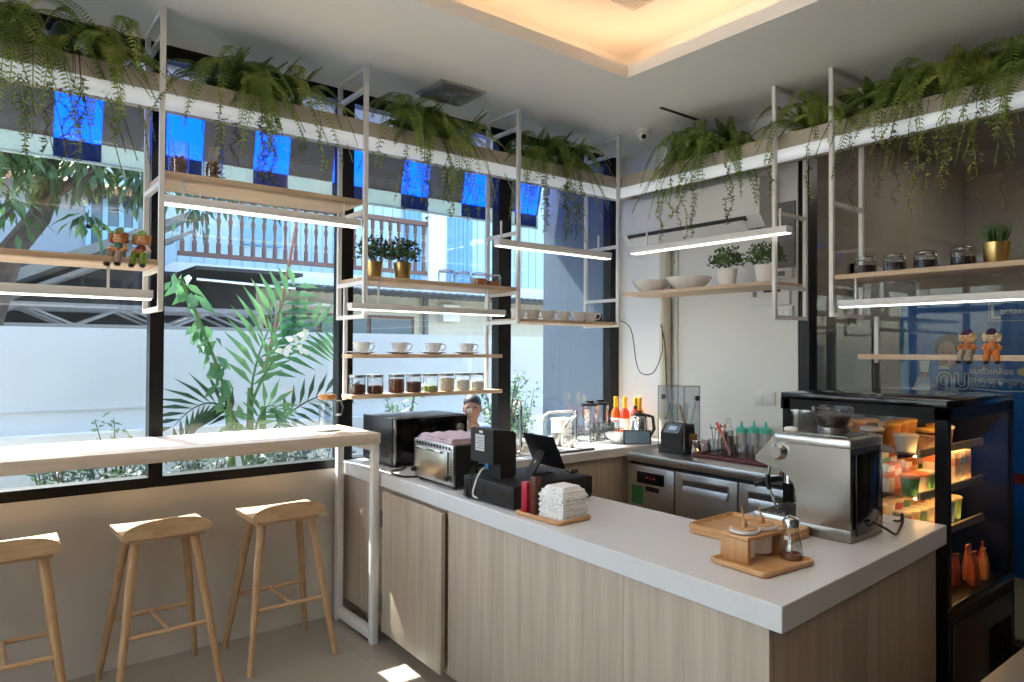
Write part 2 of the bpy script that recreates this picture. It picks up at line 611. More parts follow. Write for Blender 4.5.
b0 = MB().box(2.25, 0.02, 2.80, 6.45, 0.10, 2.86).build('bottom_rail', brown_wood, hs)
MB().box(2.25, 0.0, 3.62, 6.45, 0.12, 3.69).build('hand_rail', brown_wood, hs)
for i in range(27):
    xx = 2.3 + i * 0.156
    MB().lathe([(0.032, 2.86), (0.032, 3.0), (0.018, 3.03), (0.03, 3.08), (0.016, 3.14), (0.022, 3.25), (0.034, 3.32), (0.016, 3.38), (0.028, 3.43), (0.018, 3.46), (0.032, 3.48), (0.032, 3.62)], 8, (xx, 0.06, 0)).build('baluster', brown_wood, hs)
MB().box(6.1, -0.02, 2.7, 6.45, 0.2, 6.4).build('balcony_post', ext_white, hs)
f = MB().box(6.7, 1.86, 2.8, 8.3, 1.90, 4.6).build('balcony_window', M('sky blue shutter', (104, 150, 184), 0.6), hs)
m = MB()
for i in range(15):
    m.box(6.72 + i * 0.105, 1.84, 2.85, 6.735 + i * 0.105, 1.86, 4.55)
m.build('shutter_slat', M('shutter slat', (130, 170, 196), 0.6), f)
f = MB().box(3.62, 1.84, 3.3, 4.3, 1.9, 5.2).build('siding_window', M('blue door', (116, 156, 180), 0.6), hs)
f = MB().box(3.55, 0.44, 1.3, 6.1, 0.5, 2.12).build('window_frame', brown_wood, hs)
for a, b in ((3.62, 4.35), (4.42, 5.2), (5.27, 6.03)):
    MB().box(a, 0.42, 1.36, b, 0.45, 2.06).build('pane', dark_glass, f)
MB().box(6.6, 0.3, 2.05, 6.95, 0.5, 2.35).build('meter_box', white_matt, hs)
for a in (4.1, 5.4):
    MB().cyl((a - 0.5, 0.3, 2.25), (a + 0.5, 0.3, 2.24), 0.035).build('tube_lamp', white_matt, hs)
MB().cyl((6.3, 0.4, 0), (6.3, 0.4, 2.5), 0.05).build('down_pipe', grey_pl, hs)
# house on the left, white with blue window frames
hl = T('white_house', 'plain white house with blue window frame behind the mango tree', 'house', (0, 11.2, 0))
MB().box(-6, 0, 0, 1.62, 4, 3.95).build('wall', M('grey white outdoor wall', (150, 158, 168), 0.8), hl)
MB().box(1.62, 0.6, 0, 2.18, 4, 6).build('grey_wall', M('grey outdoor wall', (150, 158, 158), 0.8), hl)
fr = MB()
blue_frame = M('pale blue frame', (150, 190, 224), 0.5)
for a in (1.32, 1.52, 1.72, 1.9):
    fr.box(a, -0.06, 2.4, a + 0.06, 0.0, 4.0)
fr.box(1.32, -0.06, 2.4, 1.96, 0, 2.46)
fr.box(1.32, -0.06, 3.2, 1.96, 0, 3.26)
w_ = fr.build('window_frame', blue_frame, hl)
MB().box(1.36, -0.02, 2.46, 1.92, -0.005, 4.0).build('pane', dark_glass, w_)
m = MB()
m.rings([[(-0.5, -0.5, 3.7), (2.15, -0.5, 3.62), (2.15, 2, 4.4), (-0.5, 2, 4.5)], [(-0.5, -0.5, 3.78), (2.15, -0.5, 3.70), (2.15, 2, 4.5), (-0.5, 2, 4.6)]])
m.build('clay_roof', clay, hl)
# dark carport
cp = T('carport', 'dark carport with steel trusses behind the boundary wall', 'carport', (0, 8.0, 0))
m = MB()
m.rings([[(-5, 0.15, 2.09), (0.2, 0.15, 2.09), (2.0, 0.15, 3.0), (2.0, 0.15, 3.08), (0.1, 0.15, 2.16), (-5, 0.15, 2.16)],
         [(-5, 1.45, 2.09), (0.2, 1.45, 2.09), (2.0, 1.45, 3.0), (2.0, 1.45, 3.08), (0.1, 1.45, 2.16), (-5, 1.45, 2.16)]])
m.build('roof_sheet', grey_sheet, cp)
MB().box(-5, 1.35, 0, 3.05, 1.45, 2.5).build('back_panel', roof_dark, cp)
MB().box(2.0, 0.1, 2.42, 3.2, 1.35, 2.46).build('side_roof', roof_dark, cp)
m = MB()
for yy in (0.25, 0.75, 1.2):
    m.bar((-4, yy, 1.98), (2.9, yy, 1.98), 0.04, 0.05)
    m.bar((0.2, yy, 1.98), (2.0, yy, 2.85), 0.03, 0.04)
    for i in range(7):
        a = -3.6 + i * 0.9
        m.bar((a, yy, 1.78), (a + 0.45, yy, 1.98), 0.025, 0.025)
        m.bar((a + 0.9, yy, 1.78), (a + 0.45, yy, 1.98), 0.025, 0.025)
    m.bar((-4, yy, 1.78), (2.9, yy, 1.78), 0.03, 0.03)
m.build('truss', grey_pl, cp)
for a in (-3.6, -1.0, 2.9):
    MB().box(a, 0.2, 0, a + 0.08, 0.28, 2.05).build('post', grey_pl, cp)
MB().cyl((2.0, 0.1, 2.31), (3.1, 0.1, 2.27), 0.02).build('rail_pipe', chrome, cp)

# ------------------------------------------------------------------ plants outside
bark = M('tree bark', (76, 66, 60), 0.9, noise=0.25, nscale=14, bump=0.4, bscale=30)
leaf_tree = LEAF('mango leaf', (44, 68, 40), (84, 112, 62), 0.3, 1.5)
leaf_palm = LEAF('palm leaf', (58, 112, 76), (120, 164, 110), 0.35, 2.5)
leaf_dark = LEAF('dark green leaf', (34, 58, 44), (66, 96, 70), 0.25, 2.5)  # darker green for bushes, bough and some fronds
leaf_bush = LEAF('bush leaf', (48, 84, 60), (104, 138, 100), 0.3, 3)
leaf_fresh = LEAF('fresh leaf', (84, 120, 66), (140, 168, 100), 0.4, 4)
stem_green = M('green stem', (96, 120, 66), 0.6)

def leaf_quad(mb, base, d, nrm, L, Wd, fold=0.25, bend=0.15):
    """one folded leaf: base, two mid points either side, tip"""
    base, d = Vector(base), Vector(d).normalized()
    nrm = (Vector(nrm) - d * Vector(nrm).dot(d))
    if nrm.length < 1e-4:
        nrm = d.orthogonal()
    nrm.normalize()
    s = d.cross(nrm)
    bm = mb.bm
    v = [bm.verts.new(p) for p in (base, base + d * L * 0.45 + s * Wd / 2 + nrm * Wd * fold, base + d * L * 0.5 - nrm * 0.0,
                                   base + d * L * 0.45 - s * Wd / 2 + nrm * Wd * fold, base + d * L - nrm * L * bend)]
    bm.faces.new((v[0], v[1], v[4], v[2]))
    bm.faces.new((v[0], v[2], v[4], v[3]))

def rdir(rnd, zmin=-1, zmax=1):
    a = rnd.uniform(0, 2 * PI)
    z = rnd.uniform(zmin, zmax)
    r = math.sqrt(max(0, 1 - z * z))
    return Vector((r * math.cos(a), r * math.sin(a), z))

def bez(p0, p1, p2, n):
    p0, p1, p2 = Vector(p0), Vector(p1), Vector(p2)
    return [p0 * (1 - t) ** 2 + p1 * 2 * t * (1 - t) + p2 * t * t for t in [i / n for i in range(n + 1)]]

# mango tree on the left
rnd = random.Random(3)
mt = T('mango_tree', 'leafy mango tree with forked trunk outside the leftmost window', 'tree', (0.33, 7.5, 0))
m = MB()
m.tube([(-0.45, -0.3, 0), (-0.25, -0.2, 1.4), (0.0, 0, 2.4), (0.2, 0, 2.72), (0.27, 0, 2.95), (0.26, 0, 3.4), (0.3, 0.1, 4.4)], [0.13, 0.12, 0.10, 0.095, 0.085, 0.07, 0.04], 10)
m.build('trunk', bark, mt)
brs = [[(0.24, 0, 2.85), (0.5, -0.2, 3.15), (0.9, -0.4, 3.35)], [(0.26, 0, 3.1), (-0.2, -0.2, 3.3), (-0.8, -0.3, 3.3)],
       [(-0.2, -0.15, 1.7), (-0.35, -0.5, 2.3), (0.0, -0.6, 2.7)], [(0.27, 0, 3.3), (0.6, 0.1, 3.6), (1.2, 0, 3.7)], [(-0.1, -0.1, 2.2), (-0.6, -0.4, 2.6), (-1.1, -0.4, 2.9)]]
for b in brs:
    MB().tube(bez(*b, 6), [0.05, 0.046, 0.042, 0.036, 0.03, 0.024, 0.014], 7).build('branch', bark, mt)
m = MB()
def leaf_cluster(mb, c, rad, n, L, Wd, rnd, droop=0.6):
    for _ in range(n):
        o = rdir(rnd) * rad * rnd.uniform(0.15, 1)
        d = (o.normalized() * 0.8 + Vector((0, 0, -droop)) + rdir(rnd) * 0.4)
        leaf_quad(mb, Vector(c) + o, d, (rnd.uniform(-.4, .4), rnd.uniform(-.4, .4), 1), L * rnd.uniform(0.7, 1.15), Wd, 0.15, 0.1)
for c, r_, n in [((-0.75, -0.5, 3.25), 0.5, 150), ((-0.15, -0.4, 3.35), 0.42, 120), ((0.62, -0.3, 3.2), 0.33, 90), ((0.95, -0.4, 3.15), 0.3, 80),
                 ((0.2, -0.1, 3.7), 0.5, 120), ((1.3, 0, 3.7), 0.4, 80), ((-0.05, -0.6, 2.72), 0.28, 50), ((0.55, -0.2, 2.75), 0.2, 26), ((-0.45, -0.6, 2.95), 0.3, 60),
                 ((0.25, -0.2, 3.15), 0.3, 90), ((-0.55, -0.3, 3.0), 0.45, 160), ((-0.1, -0.2, 3.3), 0.45, 160), ((-0.6, -0.2, 2.6), 0.3, 70), ((-0.9, -0.4, 2.85), 0.4, 120), ((0.5, -0.1, 3.35), 0.4, 110), ((1.0, -0.2, 3.45), 0.3, 60), ((-0.3, 0.2, 3.0), 0.35, 60)]:
    leaf_cluster(m, c, r_, n, 0.2, 0.055, rnd)
m.build('foliage', leaf_tree, mt)
# second bough hanging behind the second window
mb_ = T('mango_bough', 'hanging leafy mango bough in front of the brown balcony', 'tree branch', (1.9, 7.6, 2.9))
MB().tube(bez((-0.9, -0.1, 0.75), (-0.3, 0, 0.8), (0.5, 0, 0.45), 6), [0.03, 0.028, 0.024, 0.02, 0.016, 0.012, 0.006], 6).build('branch', bark, mb_)
m = MB()
for c, r_, n in [((-0.2, 0, 0.45), 0.32, 70), ((0.25, 0, 0.4), 0.32, 70), ((-0.05, 0, 0.12), 0.25, 40), ((0.65, 0, 0.3), 0.22, 34), ((-0.5, 0, 0.5), 0.28, 50), ((0.45, 0, 0.62), 0.3, 50), ((0.1, 0, 0.75), 0.35, 60)]:
    leaf_cluster(m, c, r_, n, 0.2, 0.05, rnd)
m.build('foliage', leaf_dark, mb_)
tag(MB().ball((0, 0, -0.06), 0.055, (0.8, 0.8, 1.35), 14).cyl((0, 0, 0.01), (0.01, 0, 0.22), 0.004, seg=6).build('mango', M('mango skin', (170, 186, 84), 0.45, noise=0.1)),
    'single green mango hanging on a stalk left of the balcony', 'fruit').location = (1.42, 7.3, 2.84)

# palm
def palm_frond(parent, p0, p1, p2, L, n, wd, mat, hang=0.5, nm='frond', t0=0.22):
    pts = bez(p0, p1, p2, 14)
    m = MB()
    m.tube(pts, [0.012 - 0.0007 * i for i in range(15)], 6)
    for i in range(n):
        t = t0 + (1 - t0) * i / (n - 1)
        k = min(13, int(t * 14))
        f = t * 14 - k
        p = pts[k].lerp(pts[k + 1], f)
        d = (pts[k + 1] - pts[k]).normalized()
        s = d.cross(Vector((0, -1, 0.35))).normalized()
        ll = L * (0.45 + 0.75 * math.sin(PI * min(1, (t - t0) / (1 - t0) * 0.8 + 0.15)))
        for sg in (-1, 1):
            dd = d * 0.75 + s * sg * 0.85 + Vector((0, -0.12, -hang * (0.4 + 0.3 * random.random())))
            q = p + dd.normalized() * ll * 0.5
            leaf_quad(m, p, dd, Vector((0, -1, 0.6)), ll, wd, 0.18, 0.16)
    m.build(nm, mat, parent)
pm = T('areca_palm', 'broad palm with arching fronds against the white boundary wall', 'palm', (1.76, 5.5, 0))
m = MB()
for a, b in (((-0.02, 0, 0), (0.0, 0, 1.25)), ((0.06, 0.05, 0), (0.12, 0.05, 1.1)), ((-0.1, 0.04, 0), (-0.16, 0.05, 1.3))):
    m.tube([a, ((a[0] + b[0]) / 2 + 0.01, a[1], 0.6), b], [0.04, 0.034, 0.022], 9)
m.build('stem', stem_green, pm)
palm_frond(pm, (0.0, 0, 1.05), (-0.02, -0.02, 1.55), (0.32, -0.05, 2.05), 0.34, 12, 0.058, leaf_palm, 0.15)
palm_frond(pm, (0.0, 0, 1.1), (0.2, -0.1, 1.78), (0.66, -0.12, 1.72), 0.30, 11, 0.05, leaf_palm, 0.75)
palm_frond(pm, (-0.05, 0, 0.9), (-0.28, -0.1, 1.35), (-0.58, -0.15, 1.0), 0.26, 11, 0.034, leaf_dark, 0.4)
palm_frond(pm, (0.1, 0, 0.8), (0.3, -0.1, 1.2), (0.78, -0.15, 1.22), 0.2, 10, 0.036, leaf_dark, 0.4)
palm_frond(pm, (0.02, 0, 0.8), (0.05, -0.1, 1.25), (0.2, -0.15, 1.06), 0.2, 9, 0.04, leaf_palm, 0.5)
m = MB()
for p in ((0.28, -0.16, 1.62), (0.2, -0.16, 1.55), (0.38, -0.14, 1.66), (0.36, -0.14, 1.56)):
    for _ in range(5):
        leaf_quad(m, p, rdir(rnd), (0, -1, 0), 0.07, 0.05, 0.1, 0.1)
m.build('sunlit_spots', M('white blossom', (240, 240, 236), 0.6), pm)  # white leaf clusters painted in as sunlit spots on the fronds
MB().tube([(0.15, 0.1, 1.4), (0.3, 0.1, 2.05), (0.42, 0.1, 2.75)], [0.018, 0.015, 0.01], 8).build('dry_stalk', M('dry reddish stalk', (160, 112, 92), 0.7), pm)
# climber with heart leaves to its left
cl = T('leafy_climber', 'climber with broad bright leaves beside the first black mullion', 'plant', (1.22, 5.3, 0))
pts = bez((0.5, 0.1, 0.5), (0.35, 0.05, 1.3), (-0.02, 0, 2.05), 10)
MB().tube(pts, 0.012, 6).build('stem', stem_green, cl)
m = MB()
for p in pts[3:]:
    for _ in range(9):
        leaf_quad(m, p + rdir(rnd) * 0.06, rdir(rnd, -0.9, 0.2) + Vector((-0.1, 0, -0.6)), (rnd.uniform(-.5, .5), -1, 0.5), rnd.uniform(0.11, 0.17), 0.055, 0.12, 0.12)
m.build('foliage', leaf_palm, cl)

def bush(name, label, loc, rx, h, n, mat, L=0.07, Wd=0.03, seed=1, twigs=7, sc=0.03):
    rnd = random.Random(seed)
    t = T(name, label, 'shrub', loc)
    ms, ml = MB(), MB()
    for k in range(twigs):
        a = rnd.uniform(0, 2 * PI)
        tip = Vector((rx * rnd.uniform(0.2, 1) * math.cos(a), rx * 0.6 * math.sin(a), h * rnd.uniform(0.65, 1)))
        pts = bez((0, 0, 0), (tip.x * 0.3, tip.y * 0.3, tip.z * 0.7), tip, 6)
        ms.tube(pts, [0.01, 0.009, 0.008, 0.007, 0.006, 0.004, 0.002], 5)
        for i in range(n // twigs):
            q = rnd.uniform(0.3, 1)
            p = pts[0].lerp(pts[-1], q) * 0.0 + pts[min(5, int(q * 6))].lerp(pts[min(6, int(q * 6) + 1)], q * 6 % 1)
            leaf_quad(ml, p + rdir(rnd) * sc * rnd.uniform(0.2, 1), rdir(rnd, -0.3, 0.9), (rnd.uniform(-.5, .5), -0.6, 1), L * rnd.uniform(0.7, 1.2), Wd, 0.15, 0.1)
    ms.build('twig', bark, t)
    ml.build('foliage', mat, t)
    return t
bush('garden_shrub', 'slender light green shrub outside behind the left end of the bar', (0.82, 5.2, -0.02), 0.22, 1.14, 170, leaf_fresh, 0.07, 0.03, 11, 7, 0.06)
bush('garden_shrub', 'small yellowish shrub low outside at the far left of the bar', (0.46, 5.3, -0.02), 0.16, 0.98, 60, leaf_fresh, 0.06, 0.03, 12, 5)
for i, (x, y, h, lab) in enumerate([(0.45, 4.6, 0.80, 'dark low bush seen under the bar, leftmost of the row'), (0.80, 4.55, 0.86, 'dark low bush seen under the bar beside the first mullion'),
                                    (1.22, 4.6, 0.90, 'dark low bush seen under the bar between the mullions'), (1.6, 4.6, 0.92, 'dark low bush seen under the bar near its white end frame'), (1.95, 4.7, 0.9, 'dark low bush outside behind the tall black mullion by the microwave')]):
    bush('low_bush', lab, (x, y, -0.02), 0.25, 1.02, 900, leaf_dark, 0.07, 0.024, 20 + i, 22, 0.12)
bush('garden_shrub', 'pale green shrub outside between the microwave and black printer', (3.05, 5.4, -0.02), 0.3, 1.3, 420, leaf_bush, 0.07, 0.032, 31, 12, 0.09)
bush('garden_shrub', 'dense green shrub outside the window behind the sink tap', (4.05, 5.25, -0.02), 0.32, 1.38, 900, leaf_bush, 0.06, 0.03, 32, 18, 0.10)
bush('garden_shrub', 'dense green shrub outside right of the sink tap', (4.55, 5.6, -0.02), 0.3, 1.25, 600, leaf_bush, 0.06, 0.03, 33, 14, 0.10)
m = MB()
m.ball((0, 0, 0.06), 0.3, (0.9, 0.6, 1.15), 14)
tag(m.build('garden_sack', M('pale blue woven sack', (160, 190, 214), 0.8, noise=0.05, bump=0.3)), 'pale blue sack standing outside below the leftmost window', 'sack').location = (0.36, 4.9, 0.32)

# ------------------------------------------------------------------ crouching person outside
skin = M('skin', (128, 88, 70), 0.6)
shirt = M('blue grey shirt', (112, 132, 164), 0.8, noise=0.06)
trouser = M('dark trousers', (52, 54, 64), 0.8)
hair_m = M('black hair', (22, 20, 20), 0.6)
def skin_body(name, verts, edges, radii, mat, parent, root=0, lv=2):
    me = bpy.data.meshes.new(name)
    me.from_pydata(verts, edges, [])
    o = bpy.data.objects.new(name, me)
    COL.objects.link(o)
    o.parent = parent
    md = o.modifiers.new('skin', 'SKIN')
    sv = me.skin_vertices[0].data
    for i, r_ in enumerate(radii):
        sv[i].radius = r_ if isinstance(r_, tuple) else (r_, r_)
        sv[i].use_root = (i == root)
    md.use_smooth_shade = True
    s = o.modifiers.new('sub', 'SUBSURF')
    s.levels = lv
    s.render_levels = lv
    me.materials.append(mat)
    return o
pe = T('person', 'person in blue grey shirt crouching outside behind the black mullion', 'person', (3.575, 5.08, -0.02), R(50))
pe.scale = (0.95, 0.95, 0.95)
# pelvis, spine, neck, head / arms / legs, facing -x and leaning forward
V = [(0.28, 0, 0.36), (0.22, 0, 0.52), (0.12, 0, 0.70), (0.02, 0, 0.86), (-0.05, 0, 0.95), (-0.09, 0, 1.02), (-0.11, 0, 1.12),
     (0.02, 0.17, 0.86), (-0.10, 0.21, 0.66), (-0.25, 0.12, 0.60), (-0.33, 0.08, 0.60),
     (0.02, -0.17, 0.86), (-0.10, -0.21, 0.66), (-0.25, -0.12, 0.60), (-0.33, -0.08, 0.60),
     (0.24, 0.10, 0.36), (-0.12, 0.17, 0.46), (0.12, 0.15, 0.09), (0.0, 0.15, 0.04),
     (0.24, -0.10, 0.36), (-0.12, -0.17, 0.46), (0.12, -0.15, 0.09), (0.0, -0.15, 0.04)]
E_ = [(0, 1), (1, 2), (2, 3), (3, 4), (4, 5), (5, 6), (3, 7), (7, 8), (8, 9), (9, 10), (3, 11), (11, 12), (12, 13), (13, 14),
      (0, 15), (15, 16), (16, 17), (17, 18), (0, 19), (19, 20), (20, 21), (21, 22)]
RR = [0.13, 0.13, 0.14, 0.12, 0.05, 0.046, 0.08, 0.06, 0.042, 0.032, 0.03, 0.06, 0.042, 0.032, 0.03,
      0.09, 0.065, 0.045, 0.04, 0.09, 0.065, 0.045, 0.04]
skin_body('body', V, E_, RR, skin, pe)
m = MB()
m.ball((-0.115, 0, 1.115), 0.105, (0.92, 0.74, 1.12), 20)
m.ball((-0.135, 0, 1.05), 0.07, (0.85, 0.75, 0.8), 14)
m.ball((-0.222, 0, 1.10), 0.018, (1.1, 0.75, 1.5), 10)
for s in (-1, 1):
    m.ball((-0.10, s * 0.08, 1.11), 0.028, (0.7, 0.35, 1.1), 10)
h = m.build('head', skin, pe)
m = MB()
for s in (-1, 1):
    m.ball((-0.203, s * 0.033, 1.132), 0.011, (0.6, 1.2, 0.7), 8)
m.build('eye', black_pl, h)
MB().ball((-0.205, 0, 1.052), 0.012, (0.5, 1.9, 0.5), 8).build('mouth', M('lip', (120, 66, 58), 0.5), h)
m = MB()
m.ball((-0.095, 0, 1.165), 0.105, (0.98, 0.8, 0.82), 18)
m.ball((-0.05, 0, 1.13), 0.085, (0.8, 0.9, 1.0), 14)
m.build('hair', hair_m, pe)
skin_body('shirt', [V[i] for i in (0, 1, 2, 3, 4, 7, 8, 11, 12)], [(0, 1), (1, 2), (2, 3), (3, 4), (3, 5), (5, 6), (3, 7), (7, 8)], [0.14, 0.15, 0.16, 0.15, 0.085, 0.085, 0.06, 0.085, 0.06], shirt, pe)
skin_body('trousers', [V[i] for i in (0, 15, 16, 17, 19, 20, 21)], [(0, 1), (1, 2), (2, 3), (0, 4), (4, 5), (5, 6)], [0.145, 0.105, 0.08, 0.058, 0.105, 0.08, 0.058], trouser, pe)
for s in (-1, 1):
    m = MB()
    m.ball((-0.02, s * 0.15, 0.04), 0.05, (1.9, 0.8, 0.8), 12)
    m.build('shoe', black_pl, pe)
    hnd = MB()
    hnd.ball((-0.375, s * 0.075, 0.595), 0.034, (1.2, 0.9, 0.5), 10)
    for q in range(4):
        hnd.tube([(-0.39, s * (0.05 + 0.016 * q), 0.597), (-0.425 - 0.006 * (q in (1, 2)), s * (0.05 + 0.016 * q), 0.59), (-0.45 - 0.008 * (q in (1, 2)), s * (0.05 + 0.016 * q), 0.572)], [0.009, 0.008, 0.006], 7)
    hnd.tube([(-0.365, s * 0.05, 0.595), (-0.39, s * 0.032, 0.59), (-0.41, s * 0.03, 0.58)], [0.01, 0.009, 0.007], 7)
    hnd.build('hand', skin, pe)
# ------------------------------------------------------------------ window bar and stools
bar = T('window_bar', 'long pale bar counter running along the windows on white legs', 'bar counter', (1.742, 3.32, 0))
MB().box(-4.6, 0, 1.055, 0, 0.52, 1.11, 0.003).build('bar_top', bar_top_m, bar)
def leg_frame(x):
    x += 0.012
    f = MB().box(x, 0.012, 0.0, x + 0.036, 0.055, 1.055, 0.002).build('leg', white_steel, bar)
    MB().box(x, 0.445, 0.0, x + 0.036, 0.488, 1.055, 0.002).build('leg', white_steel, bar)
    MB().box(x, 0.055, 0.02, x + 0.036, 0.445, 0.075, 0.002).build('bottom_rail', white_steel, bar)
    MB().box(x, 0.055, 1.015, x + 0.036, 0.445, 1.055, 0.002).build('top_rail', white_steel, bar)
leg_frame(-0.05)
leg_frame(-2.6)
leg_frame(-4.5)

def make_stool(loc, label):
    t = T('bar_stool', label, 'stool', loc, 0, 'wooden stools along the window bar')
    # scooped seat: flat board whose near edge rises into a low rounded lip
    m = MB()
    nx, ny = 28, 12
    W2, D2 = 0.188, 0.135
    top, bot = [], []
    for i in range(nx + 1):
        u = -1 + 2 * i / nx
        rt_, rb = [], []
        for j in range(ny + 1):
            v = -1 + 2 * j / ny
            # lip rises near v=-1, fading to the two ends
            e = max(0, 1 - abs(u) ** 2.6) ** 0.62
            z = 0.026 + 0.058 * e * max(0, -v) ** 3.0 - 0.004 * math.cos(u * PI / 2)
            bow = 0.012 * (1 - u * u)
            y = v * D2 - bow * (1 if v < 0 else 0) * -v
            rt_.append((u * W2, y, z))
            rb.append((u * W2 * 0.985, y * 0.98, 0.0))
        top.append(rt_)
        bot.append(rb)
    bm = m.bm
    vt = [[bm.verts.new(p) for p in r_] for r_ in top]
    vb = [[bm.verts.new(p) for p in r_] for r_ in bot]
    for i in range(nx):
        for j in range(ny):
            bm.faces.new((vt[i][j], vt[i + 1][j], vt[i + 1][j + 1], vt[i][j + 1]))
            bm.faces.new((vb[i][j], vb[i][j + 1], vb[i + 1][j + 1], vb[i + 1][j]))
        bm.faces.new((vt[i][0], vb[i][0], vb[i + 1][0], vt[i + 1][0]))
        bm.faces.new((vt[i][ny], vt[i + 1][ny], vb[i + 1][ny], vb[i][ny]))
    for j in range(ny):
        bm.faces.new((vt[0][j], vt[0][j + 1], vb[0][j + 1], vb[0][j]))
        bm.faces.new((vt[nx][j], vb[nx][j], vb[nx][j + 1], vt[nx][j + 1]))
    s = m.build('seat', stool_wood, t)
    s.location = (0, 0, 0.705)
    MB().box(-0.16, -0.115, 0.684, 0.16, 0.10, 0.700, 0.003).build('seat_board', stool_wood, t)
    tops = {}
    for sx in (-1, 1):
        for sy in (-1, 1):
            a = Vector((sx * 0.125, sy * 0.078, 0.69))
            b = Vector((sx * 0.215, sy * 0.20, 0.0))
            tops[sx, sy] = (a, b)
            MB().tube([b, b.lerp(a, 0.5), a], [0.0135, 0.018, 0.0205], 14).build('leg', stool_leg_wood, t)
    def at(sx, sy, z):
        a, b = tops[sx, sy]
        return b.lerp(a, z / 0.69)
    for sy, z in ((-1, 0.285), (1, 0.285)):
        MB().tube([at(-1, sy, z), at(1, sy, z)], 0.0105, 10).build('stretcher', stool_wood, t)
    MB().tube([(0.0, at(1, -1, .285).y, 0.285), (0.0, at(1, 1, .285).y, 0.285)], 0.0095, 10).build('cross_stretcher', stool_wood, t)
    return t
st = make_stool((1.30, 3.56, 0), 'light wooden bar stool nearest the white end frame of the bar')
dup(st, (0.74, 3.575, 0), R(2), 'light wooden bar stool in the middle of the three')
dup(st, (0.15, 3.56, 0), R(-1), 'light wooden bar stool at the far left, partly cut off')

# ------------------------------------------------------------------ service counter
ct = T('service_counter', 'grey oak veneered service counter facing the room', 'counter', (0, 0, 0))
carc = [(1.772, 3.83), (1.772, 3.28), (1.674, 1.03), (2.915, 1.105), (2.915, 1.58), (2.19, 1.60), (2.19, 3.83)]
MB().prism(carc, 0.10, 0.828).build('carcass', laminate, ct)
pl = [(1.86, 3.83), (1.86, 3.28), (1.765, 1.10), (2.85, 1.17), (2.85, 1.55), (2.16, 1.57), (2.16, 3.83)]
MB().prism(pl, 0.0, 0.10).build('plinth', laminate, ct)
def along(A, B, s0, s1, z0, z1, th, off, name, mat, bev=0.002):
    A, B = Vector((*A, 0)), Vector((*B, 0))
    d = (B - A).normalized()
    n = Vector((d.y, -d.x, 0))
    c = A + d * (s0 + s1) / 2 + n * (off + th / 2)
    c.z = (z0 + z1) / 2
    m = MB().obox((0, 0, 0), (s1 - s0, th, z1 - z0), bev=bev)
    o = m.build(name, mat, ct)
    o.location = c
    o.rotation_euler = (0, 0, math.atan2(d.y, d.x))
    return o
A, B = (1.772, 3.28), (1.674, 1.03)
Lf = 2.2522
def front(s0, s1, z0, z1, th, off, name, mat):
    d = (Vector(B) - Vector(A)).normalized()
    n = Vector((d.y, -d.x))          # turns towards -x
    if n.x > 0:
        n = -n
    c = Vector(A) + d * (s0 + s1) / 2 + n * (off + th / 2)
    o = MB().obox((0, 0, 0), (s1 - s0, th, z1 - z0), bev=0.0015).build(name, mat, ct)
    o.location = (c.x, c.y, (z0 + z1) / 2)
    o.rotation_euler = (0, 0, math.atan2(d.y, d.x))
    return o
dr = front(0.0, 0.615, 0.085, 0.812, 0.022, 0.018, 'door', laminate_door)
for i, zz in enumerate((0.22, -0.22)):
    h = MB().cyl((-0.316, -0.012, zz - 0.045), (-0.316, -0.012, zz + 0.045), 0.008, seg=10).box(-0.322, -0.014, zz - 0.04, -0.302, -0.011, zz + 0.04)
    h.build('hinge', M('hinge steel', (130, 126, 120), 0.35, 1.0), dr)
for s0, s1 in ((0.64, 1.069), (1.07, 1.739), (1.74, 2.2702)):
    front(s0, s1, 0.10, 0.828, 0.018, 0.0, 'front_panel', laminate)
C0, D0 = (1.676, 1.03), (2.915, 1.105)
for s0, s1 in ((0.0, 0.60), (0.603, 1.24)):
    d = (Vector(D0) - Vector(C0)).normalized()
    n = Vector((d.y, -d.x))
    c = Vector(C0) + d * (s0 + s1) / 2 + n * 0.009
    o = MB().obox((0, 0, 0), (s1 - s0, 0.018, 0.728), bev=0.0015).build('end_panel', laminate, ct)
    o.location = (c.x, c.y, 0.464)
    o.rotation_euler = (0, 0, math.atan2(d.y, d.x))
slab = [(1.748, 3.842), (1.748, 3.30), (1.648, 0.972), (2.918, 1.05), (2.918, 1.61), (2.23, 1.63), (2.23, 3.842)]
wt = MB().prism(slab, 0.829, 0.90).build('counter_top', quartz)
bv = wt.modifiers.new('bevel', 'BEVEL')
bv.width = 0.003
bv.segments = 2
tag(wt, 'white stone worktop of the service counter', 'worktop')

# ------------------------------------------------------------------ sink counter under the window
sc_ = T('sink_cabinet', 'grey oak cabinet under the speckled sink worktop', 'cabinet', (2.25, 3.23, 0))
MB().box(0, 0.02, 0.08, 1.87, 0.6, 0.845).build('carcass', laminate, sc_)
for a, b in ((0.004, 0.6), (0.604, 1.0), (1.004, 1.25)):
    MB().box(a, 0.0, 0.09, b, 0.02, 0.84, 0.0015).build('door', laminate_door, sc_)
MB().box(0, 0.06, 0, 1.87, 0.6, 0.08).build('plinth', laminate, sc_)
m = MB()
y0, y1, x0, x1 = 3.2, 3.845, 2.234, 4.14
sx0, sx1, sy0, sy1 = 2.46, 2.98, 3.36, 3.74
m.box(x0, y0, 0.848, x1, sy0, 0.90)
m.box(x0, sy1, 0.848, x1, y1, 0.90)
m.box(x0, sy0, 0.848, sx0, sy1, 0.90)
m.box(sx1, sy0, 0.848, x1, sy1, 0.90)
tag(m.build('sink_worktop', quartz_sink), 'speckled grey stone worktop below the window', 'worktop')
sk = T('sink', 'stainless steel sink bowl in the window worktop', 'sink', ((sx0 + sx1) / 2, (sy0 + sy1) / 2, 0.9))
m = MB()
